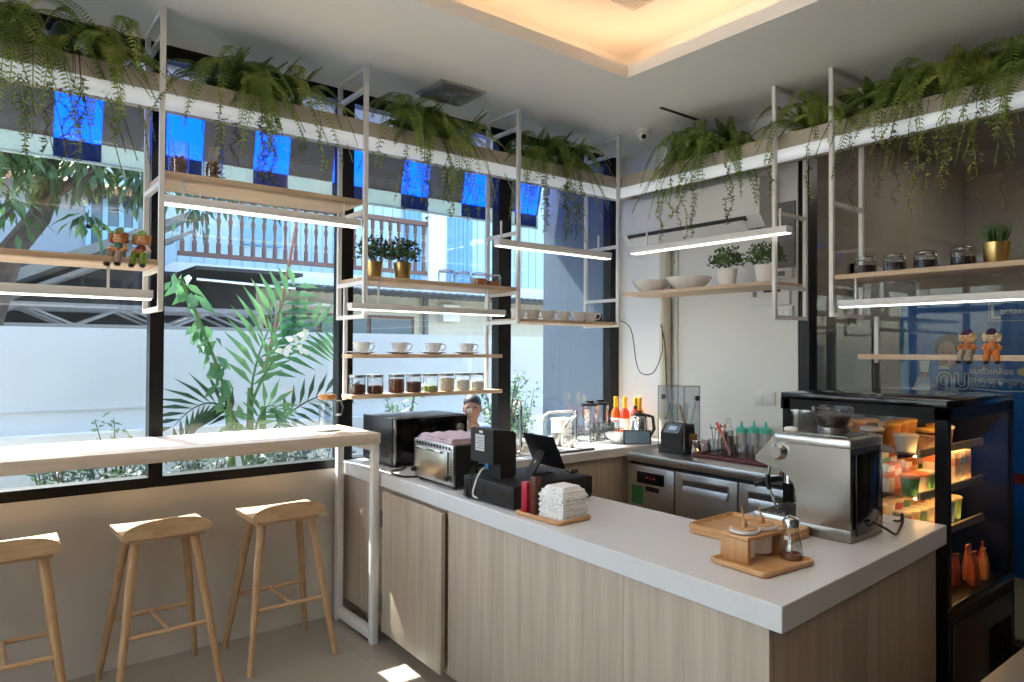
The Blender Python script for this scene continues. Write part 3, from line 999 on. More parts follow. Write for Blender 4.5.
for a in ((-0.262, -0.192, -0.20, 0.262, 0.192, -0.195), (-0.262, -0.192, -0.2, -0.257, 0.192, 0.002), (0.257, -0.192, -0.2, 0.262, 0.192, 0.002), (-0.262, -0.192, -0.2, 0.262, -0.187, 0.002), (-0.262, 0.187, -0.2, 0.262, 0.192, 0.002)):
    m.box(*a)
m.build('bowl', steel, sk)
m = MB()
for a in ((-0.29, -0.22, 0.001, 0.29, -0.19, 0.005), (-0.29, 0.19, 0.001, 0.29, 0.22, 0.005), (-0.29, -0.19, 0.001, -0.26, 0.19, 0.005), (0.26, -0.19, 0.001, 0.29, 0.19, 0.005)):
    m.box(*a)
m.build('rim', steel, sk)
fa = T('kitchen_tap', 'tall curved chrome tap at the sink behind the black tablet', 'tap', (2.80, 3.45, 0.9))
MB().lathe([(0.026, 0), (0.026, 0.008), (0.016, 0.014), (0.016, 0.07), (0.0, 0.07)], 16, caps=True).build('base', chrome, fa)
pts = [(0, 0, 0.05), (0, 0, 0.26)] + [(-0.055 * (1 - math.cos(a)) * 0.8, -0.02 * (1 - math.cos(a)), 0.26 + 0.075 * math.sin(a)) for a in [PI * i / 10 for i in range(1, 11)]] + [(-0.09, -0.04, 0.2)]
MB().tube(pts, 0.0095, 10).build('spout', chrome, fa)
MB().tube([(0.015, 0, 0.05), (0.06, -0.01, 0.075)], 0.006, 8).build('lever', chrome, fa)
fb = T('rinse_tap', 'slim chrome filter tap with two side spouts standing on the bright worktop', 'tap', (3.33, 3.50, 0.9))
MB().lathe([(0.02, 0), (0.02, 0.01), (0.011, 0.015), (0.011, 0.235), (0.0, 0.24)], 14).build('post', chrome, fb)
MB().tube([(0, 0, 0.215), (-0.03, 0.02, 0.232), (-0.17, 0.09, 0.225), (-0.2, 0.11, 0.2), (-0.205, 0.11, 0.17)], 0.009, 10).build('spout', white_steel, fb)
MB().tube([(0, 0, 0.21), (-0.08, 0.0, 0.165), (-0.11, 0.0, 0.13)], 0.008, 10).build('spout', chrome, fb)

# ------------------------------------------------------------------ under counter fridge
fr = T('undercounter_fridge', 'stainless steel undercounter fridge along the back wall', 'fridge', (3.46, 1.80, 0))
MB().box(0.02, 0, 0.09, 0.67, 1.335, 0.83).build('body', steel, fr)
MB().box(-0.012, -0.005, 0.832, 0.675, 1.34, 0.885, 0.006).build('top', steel, fr)
MB().box(0.018, 0.0, 0.81, 0.024, 1.335, 0.832).build('shadow_gap', black_matt, fr)
def fdoor(y0, y1):
    d = MB().box(-0.012, y0, 0.12, 0.02, y1, 0.81, 0.004).build('door', steel, fr)
    # pressed pull: a recess frame with a sloping lower lip
    yc = (y0 + y1) / 2
    w2 = (y1 - y0) * 0.36
    h = MB()
    h.box(-0.016, yc - w2, 0.765, -0.010, yc + w2, 0.775)
    h.box(-0.016, yc - w2 - 0.008, 0.69, -0.010, yc - w2, 0.775)
    h.box(-0.016, yc + w2, 0.69, -0.010, yc + w2 + 0.008, 0.775)
    h.prism([(-0.012, 0.74), (-0.024, 0.70), (-0.024, 0.69), (-0.010, 0.69)], yc - w2, yc + w2, 'y')
    h.build('handle', steel, d)
    MB().box(-0.0135, yc - w2, 0.735, -0.0115, yc + w2, 0.766).build('recess', steel_dark, d)
fdoor(0.03, 0.50)
fdoor(0.51, 0.945)
cp_ = MB().box(-0.012, 0.955, 0.12, 0.02, 1.33, 0.81, 0.004).build('control_panel', steel, fr)
dsp = MB().box(-0.018, 1.03, 0.70, -0.011, 1.25, 0.775, 0.003).build('display', black_gloss, cp_)
m = MB()
for k in range(3):
    m.box(-0.0186, 1.10 + k * 0.03, 0.735, -0.0178, 1.115 + k * 0.03, 0.745)
m.build('readout', M('red readout', (190, 60, 60), 0.4), dsp)
MB().box(-0.0135, 1.07, 0.655, -0.0115, 1.18, 0.685).build('name_plate', black_pl, cp_)
MB().box(-0.0135, 1.20, 0.56, -0.0115, 1.295, 0.68).build('green_sticker', M('green sticker', (40, 104, 54), 0.6, noise=0.1, nscale=30), cp_, label='green sticker')
for xx in (0.05, 0.62):
    for yy in (0.06, 1.28):
        MB().cyl((xx, yy, 0), (xx, yy, 0.1), 0.02, seg=12).build('foot', black_pl, fr)
MB().cyl((-0.016, 0.9, 0.86), (-0.010, 0.9, 0.86), 0.009, seg=12).build('lock', chrome, fr)

# ------------------------------------------------------------------ glass cake case
dc = T('display_case', 'black framed glass display fridge at the end of the counter', 'display fridge', (2.955, 1.06, 0))
W_, D_, H_ = 0.745, 0.69, 1.365
MB().box(0, 0, H_ - 0.03, W_, D_, H_, 0.004).build('top_panel', black_gloss, dc)
MB().box(0, 0.0, H_ - 0.075, W_, 0.03, H_ - 0.03).box(0, D_ - 0.03, H_ - 0.075, W_, D_, H_ - 0.03).box(0, 0.03, H_ - 0.075, 0.025, D_ - 0.03, H_ - 0.03).box(W_ - 0.025, 0.03, H_ - 0.075, W_, D_ - 0.03, H_ - 0.03).build('top_rail', case_black, dc)
for a, b in ((0, 0), (W_ - 0.035, 0), (0, D_ - 0.045), (W_ - 0.035, D_ - 0.045)):
    ww = 0.045 if a == 0 and b == 0 else 0.035
    MB().box(a, b, 0.56, a + 0.035, b + ww, H_ - 0.03).build('post', case_black, dc)
ba = MB().box(0, 0, 0.0, W_, D_, 0.56).build('base', case_black, dc)
MB().box(-0.004, -0.006, 0.545, W_, 0.004, 0.58, 0.003).build('sill_trim', black_gloss, ba)
MB().box(0.04, -0.006, 0.10, W_ - 0.04, 0.0, 0.50, 0.003).build('lower_panel', M('dark steel sheet', (70, 68, 67), 0.35, 0.8), ba)
m = MB()
for k in range(9):
    m.box(0.42 + k * 0.03, -0.01, 0.16, 0.435 + k * 0.03, -0.005, 0.40)
m.build('vent_slots', case_black, ba)
MB().box(0.04, 0.004, 0.58, W_ - 0.035, 0.010, H_ - 0.075).build('front_glass', case_glass, dc)
MB().box(0.004, 0.045, 0.56, 0.010, D_ - 0.045, H_ - 0.075).build('side_glass', clear, dc)
MB().box(W_ - 0.010, 0.04, 0.56, W_ - 0.004, D_ - 0.045, H_ - 0.075).build('side_glass', case_black, dc, label='black side panel')
MB().box(0.035, D_ - 0.02, 0.56, W_ - 0.035, D_ - 0.012, H_ - 0.075).build('back_door', clear, dc)
SHZ = (0.80, 0.975, 1.145)
for i, z in enumerate(SHZ):
    s = MB().box(0.03, 0.12, z - 0.008, W_ - 0.03, D_ - 0.05, z).build('shelf', acrylic, dc)
    MB().box(0.03, 0.108, z - 0.014, W_ - 0.03, 0.122, z + 0.016).build('price_rail', M('aluminium rail', (170, 160, 144), 0.4, 0.6), s)
    MB().box(0.05, 0.13, z - 0.016, W_ - 0.05, 0.142, z - 0.009).build('light_strip', case_warm, s)
MB().box(0.05, 0.06, H_ - 0.045, W_ - 0.05, 0.08, H_ - 0.031).build('light_strip', case_warm, dc)
# ------------------------------------------------------------------ hanging shelf frames, shelves and lights
FY, BY = 3.46, 3.79
def frame_l(x, label, zb=1.72, rungs=(2.97, 2.30, 1.915)):
    t = T('ceiling_rack', label, 'shelf frame', (x, FY, 3.1), 0, 'white steel frames hanging from the ceiling')
    s = 0.011
    MB().box(-s, -s, zb - 3.1, s, s, 0).build('post', white_steel, t)
    d = BY - FY
    MB().box(-s, d - s, zb - 3.1, s, d + s, 0).build('post', white_steel, t)
    for z in (*rungs, zb + 0.011, 3.085):
        MB().box(-s, s, z - 3.1 - s, s, d - s, z - 3.1 + s).build('rung', white_steel, t)
    return t
frame_l(0.702, 'white hanging shelf frame left of the second window, farthest left')
frame_l(1.712, 'white hanging shelf frame above the microwave, second from the left')
frame_l(2.778, 'white hanging shelf frame above the black printer, third from the left')
frame_l(3.700, 'white hanging shelf frame in the room corner')
RX, RB = 3.71, 4.05
def frame_r(y, label, zb=1.74):
    t = T('ceiling_rack', label, 'shelf frame', (RX, y, 3.1), 0, 'white steel frames hanging from the ceiling')
    s = 0.011
    d = RB - RX
    MB().box(-s, -s, zb - 3.1, s, s, 0).build('post', white_steel, t)
    MB().box(d - s, -s, zb - 3.1, d + s, s, 0).build('post', white_steel, t)
    for z in (2.92, 2.36, 1.93, zb + 0.011, 3.085):
        MB().box(s, -s, z - 3.1 - s, d - s, s, z - 3.1 + s).build('rung', white_steel, t)
frame_r(2.235, 'white hanging shelf frame beside the air conditioner')
frame_r(1.895, 'white hanging shelf frame in front of the dark right pane')

def shelf(name, label, x0, x1, y0, y1, z0, z1, mat, grp='wooden shelf boards'):
    o = MB().box(-(x1 - x0) / 2, -(y1 - y0) / 2, 0, (x1 - x0) / 2, (y1 - y0) / 2, z1 - z0, 0.0015).build(name, mat)
    o.location = ((x0 + x1) / 2, (y0 + y1) / 2, z0)
    return tag(o, label, 'shelf', grp)
shelf('wall_shelf', 'wooden shelf at far left carrying two seated figurines', -1.6, 0.69, FY, BY, 1.927, 1.952, shelf_wood)
shelf('wall_shelf', 'high wooden shelf with two tall glass jars by the second window', 0.714, 1.70, FY, BY, 2.335, 2.362, shelf_wood)
shelf('wall_shelf', 'wooden shelf carrying two brass potted plants and four clip jars', 1.724, 2.766, FY, BY, 1.927, 1.952, shelf_wood)
shelf('wall_shelf', 'wooden shelf with a row of white mugs near the corner', 2.79, 3.688, FY, BY, 1.733, 1.755, shelf_wood)
shelf('wall_shelf', 'wooden shelf below the air conditioner with two white bowls', RX, RB, 2.247, 3.43, 1.942, 1.964, shelf_wood_y)
shelf('wall_shelf', 'wooden shelf at right carrying clip jars of coffee beans', RX, RB, 0.35, 1.883, 1.942, 1.967, shelf_wood_y)
hr = T('hanging_rack', 'two tier hanging rack for cups and canisters in front of the window', 'shelf', (1.735, 3.66, 1.256))
MB().box(0, 0, 0.245, 1.075, 0.135, 0.268, 0.0015).build('shelf_board', shelf_wood, hr)
MB().box(0, 0, 0.012, 1.075, 0.135, 0.035, 0.0015).build('shelf_board', shelf_wood, hr)
for a in (0.025, 1.05):
    MB().box(a - 0.01, 0.135, 0.0, a + 0.01, 0.155, 0.66).build('post', white_steel, hr)
r2 = T('low_wall_rack', 'single wooden shelf at right carrying two small figurines', 'shelf', (3.93, 1.86, 1.51))
MB().box(0, -1.6, 0.0, 0.12, 0, 0.028, 0.0015).build('shelf_board', shelf_wood_y, r2)
MB().box(0.11, -0.06, -0.02, 0.13, -0.04, 0.24).build('post', white_steel, r2)
MB().box(0.11, -1.5, -0.02, 0.13, -1.48, 0.24).build('post', white_steel, r2)

def led(label, x0, x1, y0, y1, z0, z1, rods, top):
    cx, cy = (x0 + x1) / 2, (y0 + y1) / 2
    t = T('linear_light', label, 'light', (cx, cy, z0), 0, 'white linear shelf lights')
    a, b = (x1 - x0) / 2, (y1 - y0) / 2
    MB().box(-a, -b, 0.006, a, b, z1 - z0, 0.002).build('housing', white_steel, t)
    i = 0.006
    MB().box(-a + i, -b + i, 0.0, a - i, b - i, 0.006).build('diffuser', led_white, t)
    for rx, ry in rods:
        MB().box(rx - cx - 0.005, ry - cy - 0.005, z1 - z0, rx - cx + 0.005, ry - cy + 0.005, top - z0).build('hanger_rod', white_steel, t)
led('white linear light under the far left shelf', -1.5, 0.672, FY - 0.01, FY + 0.06, 1.768, 1.812, ((-0.5, FY + .03), (0.5, FY + .03)), 1.927)
led('white linear light under the high shelf of the second window', 0.70, 1.685, FY - 0.01, FY + 0.06, 2.21, 2.252, ((0.8, FY + .03), (1.6, FY + .03)), 2.335)
led('white linear light under the shelf of brass potted plants', 1.62, 2.655, FY - 0.035, FY + 0.035 - 0.011, 1.762, 1.80, ((1.8, FY + .01), (2.55, FY + .01)), 1.927)
led('white linear light hanging above the mug shelf', 2.60, 3.60, FY - 0.035, FY + 0.024, 2.196, 2.242, ((2.64, FY), (3.5, FY)), 2.36)
led('white linear light in front of the air conditioner', RX - 0.03, RX + 0.04, 2.145, 3.33, 2.228, 2.272, ((RX, 2.2), (RX, 3.2)), 2.38)
led('white linear light below the jar shelf at right', RX - 0.03, RX + 0.04, 0.4, 1.85, 1.786, 1.826, ((RX + .03, 1.78), (RX + .03, 0.6)), 1.942)

# planters with the round white pipe in front of them
def planter(name, label, bx):
    o = MB()
    x0, y0, x1, y1 = bx
    t, z0, z1 = 0.012, 2.715, 2.835
    o.box(x0, y0, z0, x1, y0 + t, z1).box(x0, y1 - t, z0, x1, y1, z1).box(x0, y0 + t, z0, x0 + t, y1 - t, z1).box(x1 - t, y0 + t, z0, x1, y1 - t, z1).box(x0 + t, y0 + t, z0, x1 - t, y1 - t, z0 + 0.02)
    r = T(name, label, 'planter', (0, 0, 0))
    o.build('trough', planter_m, r)
    MB().box(x0 + t, y0 + t, z0 + 0.02, x1 - t, y1 - t, z1 - 0.03).build('soil', soil, r)
    return r
planter('plant_trough', 'long beige plant trough above the left windows', (-1.6, 3.57, 4.04, 3.76))
planter('plant_trough', 'long beige plant trough across the back wall and right pane', (3.80, 0.3, 4.00, 3.52))
tag(MB().cyl((-1.6, 3.535, 2.70), (3.765, 3.535, 2.70), 0.0375, seg=20).build('glowing_tube', pvc), 'long round white glowing tube along the trough above the windows', 'glowing tube')
tag(MB().cyl((3.765, 3.49, 2.70), (3.765, 0.3, 2.70), 0.0375, seg=20).build('glowing_tube', pvc), 'long round white glowing tube along the trough on the back side', 'glowing tube')

# ------------------------------------------------------------------ ferns
fern_mat = LEAF('fern green', (104, 128, 50), (178, 188, 100), 0.45, 9)
fern_dark = LEAF('fern dark green', (84, 112, 48), (154, 170, 86), 0.45, 9)
vine_mat = LEAF('dry vine', (84, 84, 52), (132, 128, 92), 0.3, 9)
vine_stem = M('vine stem', (70, 58, 42), 0.8)

def fern(label, loc, seed, nf=22, spread=(0.42, 0.22), droop=0.38, L=0.5, mat=None, vines=5, vl=0.42, side=(0, -1), spiky=0):
    rnd = random.Random(seed)
    t = T('hanging_fern', label, 'fern', loc, 0, 'ferns in the high plant troughs')
    m = MB()
    for k in range(nf):
        a = 2 * PI * k / nf + rnd.uniform(-0.25, 0.25)
        dx, dy = math.cos(a) * spread[0], math.sin(a) * spread[1]
        # push outward over the trough edge that faces the room
        dx += side[0] * 0.15
        dy += side[1] * 0.15
        l = rnd.uniform(0.65, 1.1)
        h = rnd.uniform(0.06, 0.38)
        p0 = Vector((rnd.uniform(-0.1, 0.1) * (1 if side[1] else 0.4), rnd.uniform(-0.04, 0.04) * (1 if side[1] else 2), 0))
        drp = droop * rnd.uniform(0.2, 1.25)
        p2 = p0 + Vector((dx * l * 1.1, dy * l, 0.14 - drp))
        p1 = p0 + Vector((dx * 0.55 * l, dy * 0.55 * l, h + 0.1))
        if k < spiky:
            p1 = p0 + Vector((dx * 0.15, dy * 0.15, 0.16))
            p2 = p0 + Vector((dx * 0.5, dy * 0.4, 0.22 + 0.08 * rnd.random()))
        n = 20
        pts = bez(p0, p1, p2, n)
        m.tube(pts[::2], 0.0022, 4, False)
        ll = rnd.uniform(0.034, 0.056)
        for i in range(2, n + 1):
            f = i / n
            d = (pts[i] - pts[i - 1]).normalized()
            s = d.cross(Vector((0, 0, 1)))
            if s.length < 0.05:
                s = Vector((1, 0, 0))
            s.normalize()
            q = ll * (0.35 + 1.0 * math.sin(PI * min(1.0, f * 0.86 + 0.12)))
            for o in (0, 0.5):
                p = pts[i - 1].lerp(pts[i], o)
                for sg in (-1, 1):
                    leaf_quad(m, p, s * sg + d * 0.45 + Vector((0, 0, -0.18)), s.cross(d), q, 0.0085, 0.1, 0.12)
    m.build('fronds', mat or fern_mat, t)
    if vines:
        m, sm = MB(), MB()
        for k in range(vines):
            along_ = rnd.uniform(-0.2, 0.2)
            out = rnd.uniform(0.13, 0.20)
            bx = Vector((along_, 0, 0)) if side[1] else Vector((0, along_, 0))
            o = Vector((side[0], side[1], 0)) * out
            l = vl * rnd.uniform(0.5, 1.1)
            pts = [bx, bx + o * 0.6 + Vector((0, 0, 0.05)), bx + o * 1.05 + Vector((0, 0, -0.10))]
            nseg = 8
            for i in range(nseg):
                pts.append(pts[2] + Vector((rnd.uniform(-.02, .02), rnd.uniform(-.02, .02), -l * (i + 1) / nseg)))
            sm.cable(pts, 0.0014, 5, 3)
            for i in range(3, len(pts)):
                for _ in range(9):
                    p = pts[i - 1].lerp(pts[i], rnd.random())
                    leaf_quad(m, p, rdir(rnd, -0.8, 0.4), rdir(rnd), rnd.uniform(0.012, 0.034), 0.008, 0.1, 0.1)
        v = sm.build('vine', vine_stem, t)
        m.build('vine_leaves', vine_mat if seed % 2 else (mat or fern_mat), v)
    return t
ZP = 2.81
LEFT = [(-0.10, 'thick fern at the far left over the first window', 34, 0.5, 6, 0), (0.18, 'second thick fern from the left over the first window', 34, 0.5, 6, 0),
        (0.46, 'fern arching over the pipe just left of the first shelf frame', 30, 0.42, 4, 0), (1.08, 'bushy upright fern above the two tall brown jars', 34, 0.40, 4, 7), (1.30, 'fern with hanging vines beside the bushy upright one', 32, 0.42, 5, 5),
        (2.12, 'wide fern above the brass potted plants', 34, 0.42, 5, 4), (2.38, 'fern above the row of clip jars', 34, 0.44, 5, 3),
        (3.10, 'fern with upright tip right of the third shelf frame', 30, 0.42, 5, 6), (3.34, 'fern with pale vines near the room corner', 28, 0.42, 6, 2)]
for i, (x, lab, nf, dr_, nv, sp) in enumerate(LEFT):
    fern(lab, (x, 3.665, ZP), 40 + i, nf, (0.36, 0.23), dr_, 0.5, (fern_mat, fern_dark)[i % 2], nv, 0.4, (0, -1), sp)
RIGHT = [(2.98, 'fern on the back wall trough nearest the room corner', 30, 0.40, 5, 5), (2.72, 'fern above the air conditioner', 32, 0.42, 4, 5), (2.10, 'dense fern between the two right shelf frames', 26, 0.26, 2, 6),
         (1.66, 'broad fern right of the last shelf frame', 32, 0.40, 5, 4), (1.36, 'fern with long trailing vines over the right pane', 34, 0.44, 6, 4), (1.04, 'fern at the far right end of the trough', 34, 0.44, 6, 0)]
for i, (y, lab, nf, dr_, nv, sp) in enumerate(RIGHT):
    fern(lab, (3.905, y, ZP), 70 + i, nf, (0.23, 0.34), dr_, 0.5, (fern_mat, fern_dark)[i % 2], nv, 0.5, (-1, 0), sp)
# ------------------------------------------------------------------ microwave, toaster oven, till
mw = T('microwave', 'black and grey microwave oven at the window end of the counter', 'microwave', (1.86, 3.40, 0.9))
MB().box(0, 0.02, 0.012, 0.49, 0.37, 0.272, 0.006).build('body', M('microwave grey', (72, 72, 74), 0.35, 0.6), mw)
m = MB()
for i in range(5):
    for j in range(8):
        m.box(-0.002, 0.06 + i * 0.018, 0.05 + j * 0.014, 0.002, 0.071 + i * 0.018, 0.056 + j * 0.014)
m.build('vent_holes', black_matt, mw)
d = MB().box(0.004, -0.004, 0.018, 0.375, 0.02, 0.268, 0.003).build('door', black_gloss, mw)
MB().box(0.0, -0.009, 0.018, 0.014, -0.002, 0.268, 0.002).build('door_trim', steel, d)
MB().box(0.05, -0.0055, 0.06, 0.335, -0.0035, 0.23).build('door_window', M('smoked glass', (16, 15, 15), 0.05), d)
p = MB().box(0.379, -0.004, 0.018, 0.488, 0.02, 0.268, 0.003).build('control_panel', black_gloss, mw)
for z in (0.20, 0.115):
    k = MB().lathe([(0.024, 0), (0.024, 0.012), (0.019, 0.022), (0, 0.022)], 20).build('knob', steel, p)
    k.location = (0.433, -0.004, z)
    k.rotation_euler = (R(90), 0, 0)
for a in ((0.04, 0.05), (0.45, 0.05), (0.04, 0.34), (0.45, 0.34)):
    MB().cyl((*a, 0), (*a, 0.013), 0.014, seg=12).build('foot', black_pl, mw)

to = T('toaster_oven', 'small steel fronted toaster oven with a folded pink towel on top', 'toaster oven', (1.795, 3.065, 0.9), R(-2))
# front faces -x ; runs along -y
MB().box(0.015, -0.37, 0.018, 0.26, 0.0, 0.205, 0.006).build('body', black_matt, to)
fr_ = MB().box(0.0, -0.372, 0.02, 0.016, 0.002, 0.207, 0.004).build('front_frame', steel, to)
dd = MB().box(-0.010, -0.335, 0.035, 0.0, -0.035, 0.175, 0.004).build('door', steel, to)
MB().box(-0.0115, -0.318, 0.05, -0.0095, -0.052, 0.16, 0.001).build('door_plate', M('warm steel', (206, 196, 176), 0.3, 1.0), dd)
MB().tube([(-0.010, -0.30, 0.168), (-0.028, -0.30, 0.172), (-0.028, -0.07, 0.172), (-0.010, -0.07, 0.168)], 0.005, 8).build('handle', chrome, dd)
m = MB()
for i in range(12):
    m.box(-0.0015, -0.366, 0.04 + i * 0.013, 0.0005, -0.352, 0.046 + i * 0.013)
    m.box(-0.0015, -0.016, 0.04 + i * 0.013, 0.0005, -0.004, 0.046 + i * 0.013)
    m.box(-0.0015, -0.35 + i * 0.028, 0.184, 0.0005, -0.335 + i * 0.028, 0.198)
m.build('front_slots', black_matt, fr_)
for a in ((0.03, -0.35), (0.23, -0.35), (0.03, -0.02), (0.23, -0.02)):
    MB().cyl((*a, 0), (*a, 0.02), 0.011, seg=10).build('foot', black_pl, to)
for yy in (-0.345, -0.02):
    k = MB().cyl((-0.022, yy, 0.055), (0, yy, 0.055), 0.011, seg=12).build('knob', black_pl, to)
m = MB()
n = 16
for layer in range(3):
    z = 0.208 + layer * 0.009
    a0, a1, b0, b1 = 0.005 + layer * 0.012, 0.262, -0.34 + layer * 0.008, -0.012
    top = []
    for i in range(n + 1):
        top.append([(a0 + (a1 - a0) * i / n, b0 + (b1 - b0) * j / n, z + 0.004 + 0.003 * math.sin(i * 1.3 + layer) * math.sin(j * 1.1)) for j in range(n + 1)])
    bm = m.bm
    v1 = [[bm.verts.new(q) for q in r_] for r_ in top]
    v0 = [[bm.verts.new((q[0], q[1], z - 0.003)) for q in r_] for r_ in top]
    for i in range(n):
        for j in range(n):
            bm.faces.new((v1[i][j], v1[i + 1][j], v1[i + 1][j + 1], v1[i][j + 1]))
            bm.faces.new((v0[i][j], v0[i][j + 1], v0[i + 1][j + 1], v0[i + 1][j]))
        bm.faces.new((v1[i][0], v0[i][0], v0[i + 1][0], v1[i + 1][0]))
        bm.faces.new((v1[i][n], v1[i + 1][n], v0[i + 1][n], v0[i][n]))
        bm.faces.new((v1[0][i], v1[0][i + 1], v0[0][i + 1], v0[0][i]))
        bm.faces.new((v1[n][i], v0[n][i], v0[n][i + 1], v1[n][i + 1]))
tw = m.build('folded_towel', M('pale pink towel', (206, 184, 194), 0.9, noise=0.05, nscale=40, bump=0.3, bscale=300))
tw.location = (1.795, 3.065, 0.9)
tw.rotation_euler = (0, 0, R(-2))
tag(tw, 'folded pale pink towel lying on the toaster oven', 'towel')
tag(MB().cable([(1.93, 3.39, 0.906), (1.88, 3.33, 0.906), (1.80, 3.30, 0.906), (1.765, 3.22, 0.906), (1.775, 3.12, 0.906), (1.85, 3.08, 0.906)], 0.005, 8).build('power_cable', black_pl), 'black power cable looping in front of the microwave', 'cable')

dr_ = T('cash_drawer', 'wide black metal cash drawer on the service counter', 'cash drawer', (1.752, 2.205, 0.9))
MB().box(0, 0, 0.006, 0.44, 0.355, 0.098, 0.003).build('body', black_matt, dr_)
m = MB()
for i in range(2):
    m.box(-0.002, 0.02 + i * 0.175, 0.03, 0.002, 0.16 + i * 0.175, 0.075)
m.build('side_vent', M('drawer side', (44, 40, 38), 0.45, 0.3), dr_)
MB().box(0.44, 0.01, 0.014, 0.455, 0.345, 0.092, 0.003).build('drawer_front', black_gloss, dr_)
for a in ((0.03, 0.03), (0.41, 0.03), (0.03, 0.32), (0.41, 0.32)):
    MB().cyl((*a, 0), (*a, 0.007), 0.012, seg=10).build('foot', black_pl, dr_)

pr = T('receipt_printer', 'tall black receipt printer standing on the cash drawer', 'printer', (1.775, 2.375, 0.9985))
MB().prism([(0.0, 0.065), (0.0, 0.205), (0.006, 0.212), (0.113, 0.200), (0.125, 0.185), (0.125, 0.012), (0.113, 0.0), (0.04, 0.0), (0.04, 0.065)], 0, 0.165, 'y').build('body', black_matt, pr)
MB().box(-0.0015, 0.062, 0.115, 0.0005, 0.128, 0.185).build('label_plate', M('silver label', (196, 198, 198), 0.4), pr)
m = MB()
for i in range(5):
    m.box(-0.0022, 0.07, 0.125 + i * 0.011, -0.0012, 0.12 - (i % 2) * 0.012, 0.128 + i * 0.011)
m.build('label_print', grey_pl, pr)
MB().box(-0.0012, 0.075, 0.192, 0.0006, 0.10, 0.202).build('badge', white_matt, pr)
MB().box(0.03, 0.075, 0.03, 0.055, 0.10, 0.06, 0.002).build('blue_plug', M('blue plug', (40, 130, 190), 0.4), pr)
MB().cable([(0.04, 0.085, 0.04), (0.0, 0.085, 0.03), (-0.03, 0.09, -0.03), (-0.028, 0.10, -0.08), (0.0, 0.03, -0.088)], 0.0042, 8).build('white_cable', white_matt, pr)
MB().cable([(0.045, 0.12, 0.045), (0.0, 0.125, 0.03), (-0.03, 0.125, -0.03), (-0.03, 0.12, -0.086), (-0.015, 0.2, -0.09)], 0.004, 8).build('black_cable', black_pl, pr)
MB().cable([(0.045, 0.14, 0.045), (0.0, 0.145, 0.03), (-0.027, 0.145, -0.03), (-0.026, 0.16, -0.088)], 0.004, 8).build('black_cable', black_pl, pr)

tb = T('tablet', 'black tablet on a stand, its back turned to the room', 'tablet', (2.105, 2.39, 0.9985), R(-5))
# leans so the screen faces the bar staff (+x), the top tipped towards -x
bk = MB().obox((-0.032, 0.0, 0.10), (0.010, 0.235, 0.16), (0, R(-25), 0), 0.004).build('screen_body', black_pl, tb)
MB().obox((-0.027, 0.0, 0.102), (0.004, 0.215, 0.145), (0, R(-25), 0), 0.001).build('screen', black_gloss, tb)
sd_ = MB().prism([(-0.048, 0.092), (-0.036, 0.098), (-0.10, 0.004), (0.0, 0.004), (0.0, 0.0), (-0.112, 0.0)], -0.03, 0.03, 'y').build('stand', black_matt, tb)
MB().obox((-0.0785, 0.0, 0.052), (0.002, 0.01, 0.016), (0, R(35), 0)).build('emblem', white_matt, sd_)
cr = T('card_reader', 'small black three armed card stand on the cash drawer corner', 'stand', (2.14, 2.27, 0.9985), R(20))
for k in range(3):
    MB().obox((0.016 * math.cos(k * 2.1), 0.016 * math.sin(k * 2.1), 0.012), (0.04, 0.012, 0.006), (0, R(-25), k * 2.1), 0.001).build('arm', black_pl, cr)
MB().ball((0, 0, 0.016), 0.009).build('hub', black_pl, cr)

# tray with red box, brown box and napkins
def tray(name, label, loc, rz, sx, sy, h, mat, grp=None):
    t = T(name, label, 'tray', loc, rz, grp)
    def rr(sx, sy, r, n=5):
        pts = []
        for cx, cy, a0 in ((sx / 2 - r, sy / 2 - r, 0), (-sx / 2 + r, sy / 2 - r, 90), (-sx / 2 + r, -sy / 2 + r, 180), (sx / 2 - r, -sy / 2 + r, 270)):
            for i in range(n + 1):
                a = R(a0 + 90 * i / n)
                pts.append((cx + r * math.cos(a), cy + r * math.sin(a)))
        return pts
    def ring(dx, z):
        return [(x, y, z) for x, y in rr(sx - 2 * dx, sy - 2 * dx, max(0.004, 0.022 - dx))]
    MB().rings([ring(0.006, 0), ring(0.0, 0.005), ring(0.0, h - 0.003), ring(0.003, h), ring(0.009, h), ring(0.014, h * 0.5), ring(0.018, h * 0.45)]).build('tray_body', mat, t)
    return t
tray('wooden_tray', 'small wooden tray under the paper napkins', (1.822, 2.045, 0.9), R(2), 0.185, 0.255, 0.017, tray_wood)
tag(MB().box(-0.016, -0.016, 0, 0.016, 0.016, 0.12, 0.002).build('stick_box', M('red translucent box', (176, 34, 56), 0.3, noise=0.08, nscale=30)), 'slim red box standing on the napkin tray', 'box').location = (1.772, 2.145, 0.908)
ab = MB().box(-0.015, -0.017, 0, 0.015, 0.017, 0.145, 0.002).build('stick_box', M('dark amber box', (92, 48, 34), 0.25, noise=0.3, nscale=40))
tag(ab, 'slim dark amber box between the red box and napkins', 'box').location = (1.775, 2.097, 0.908)

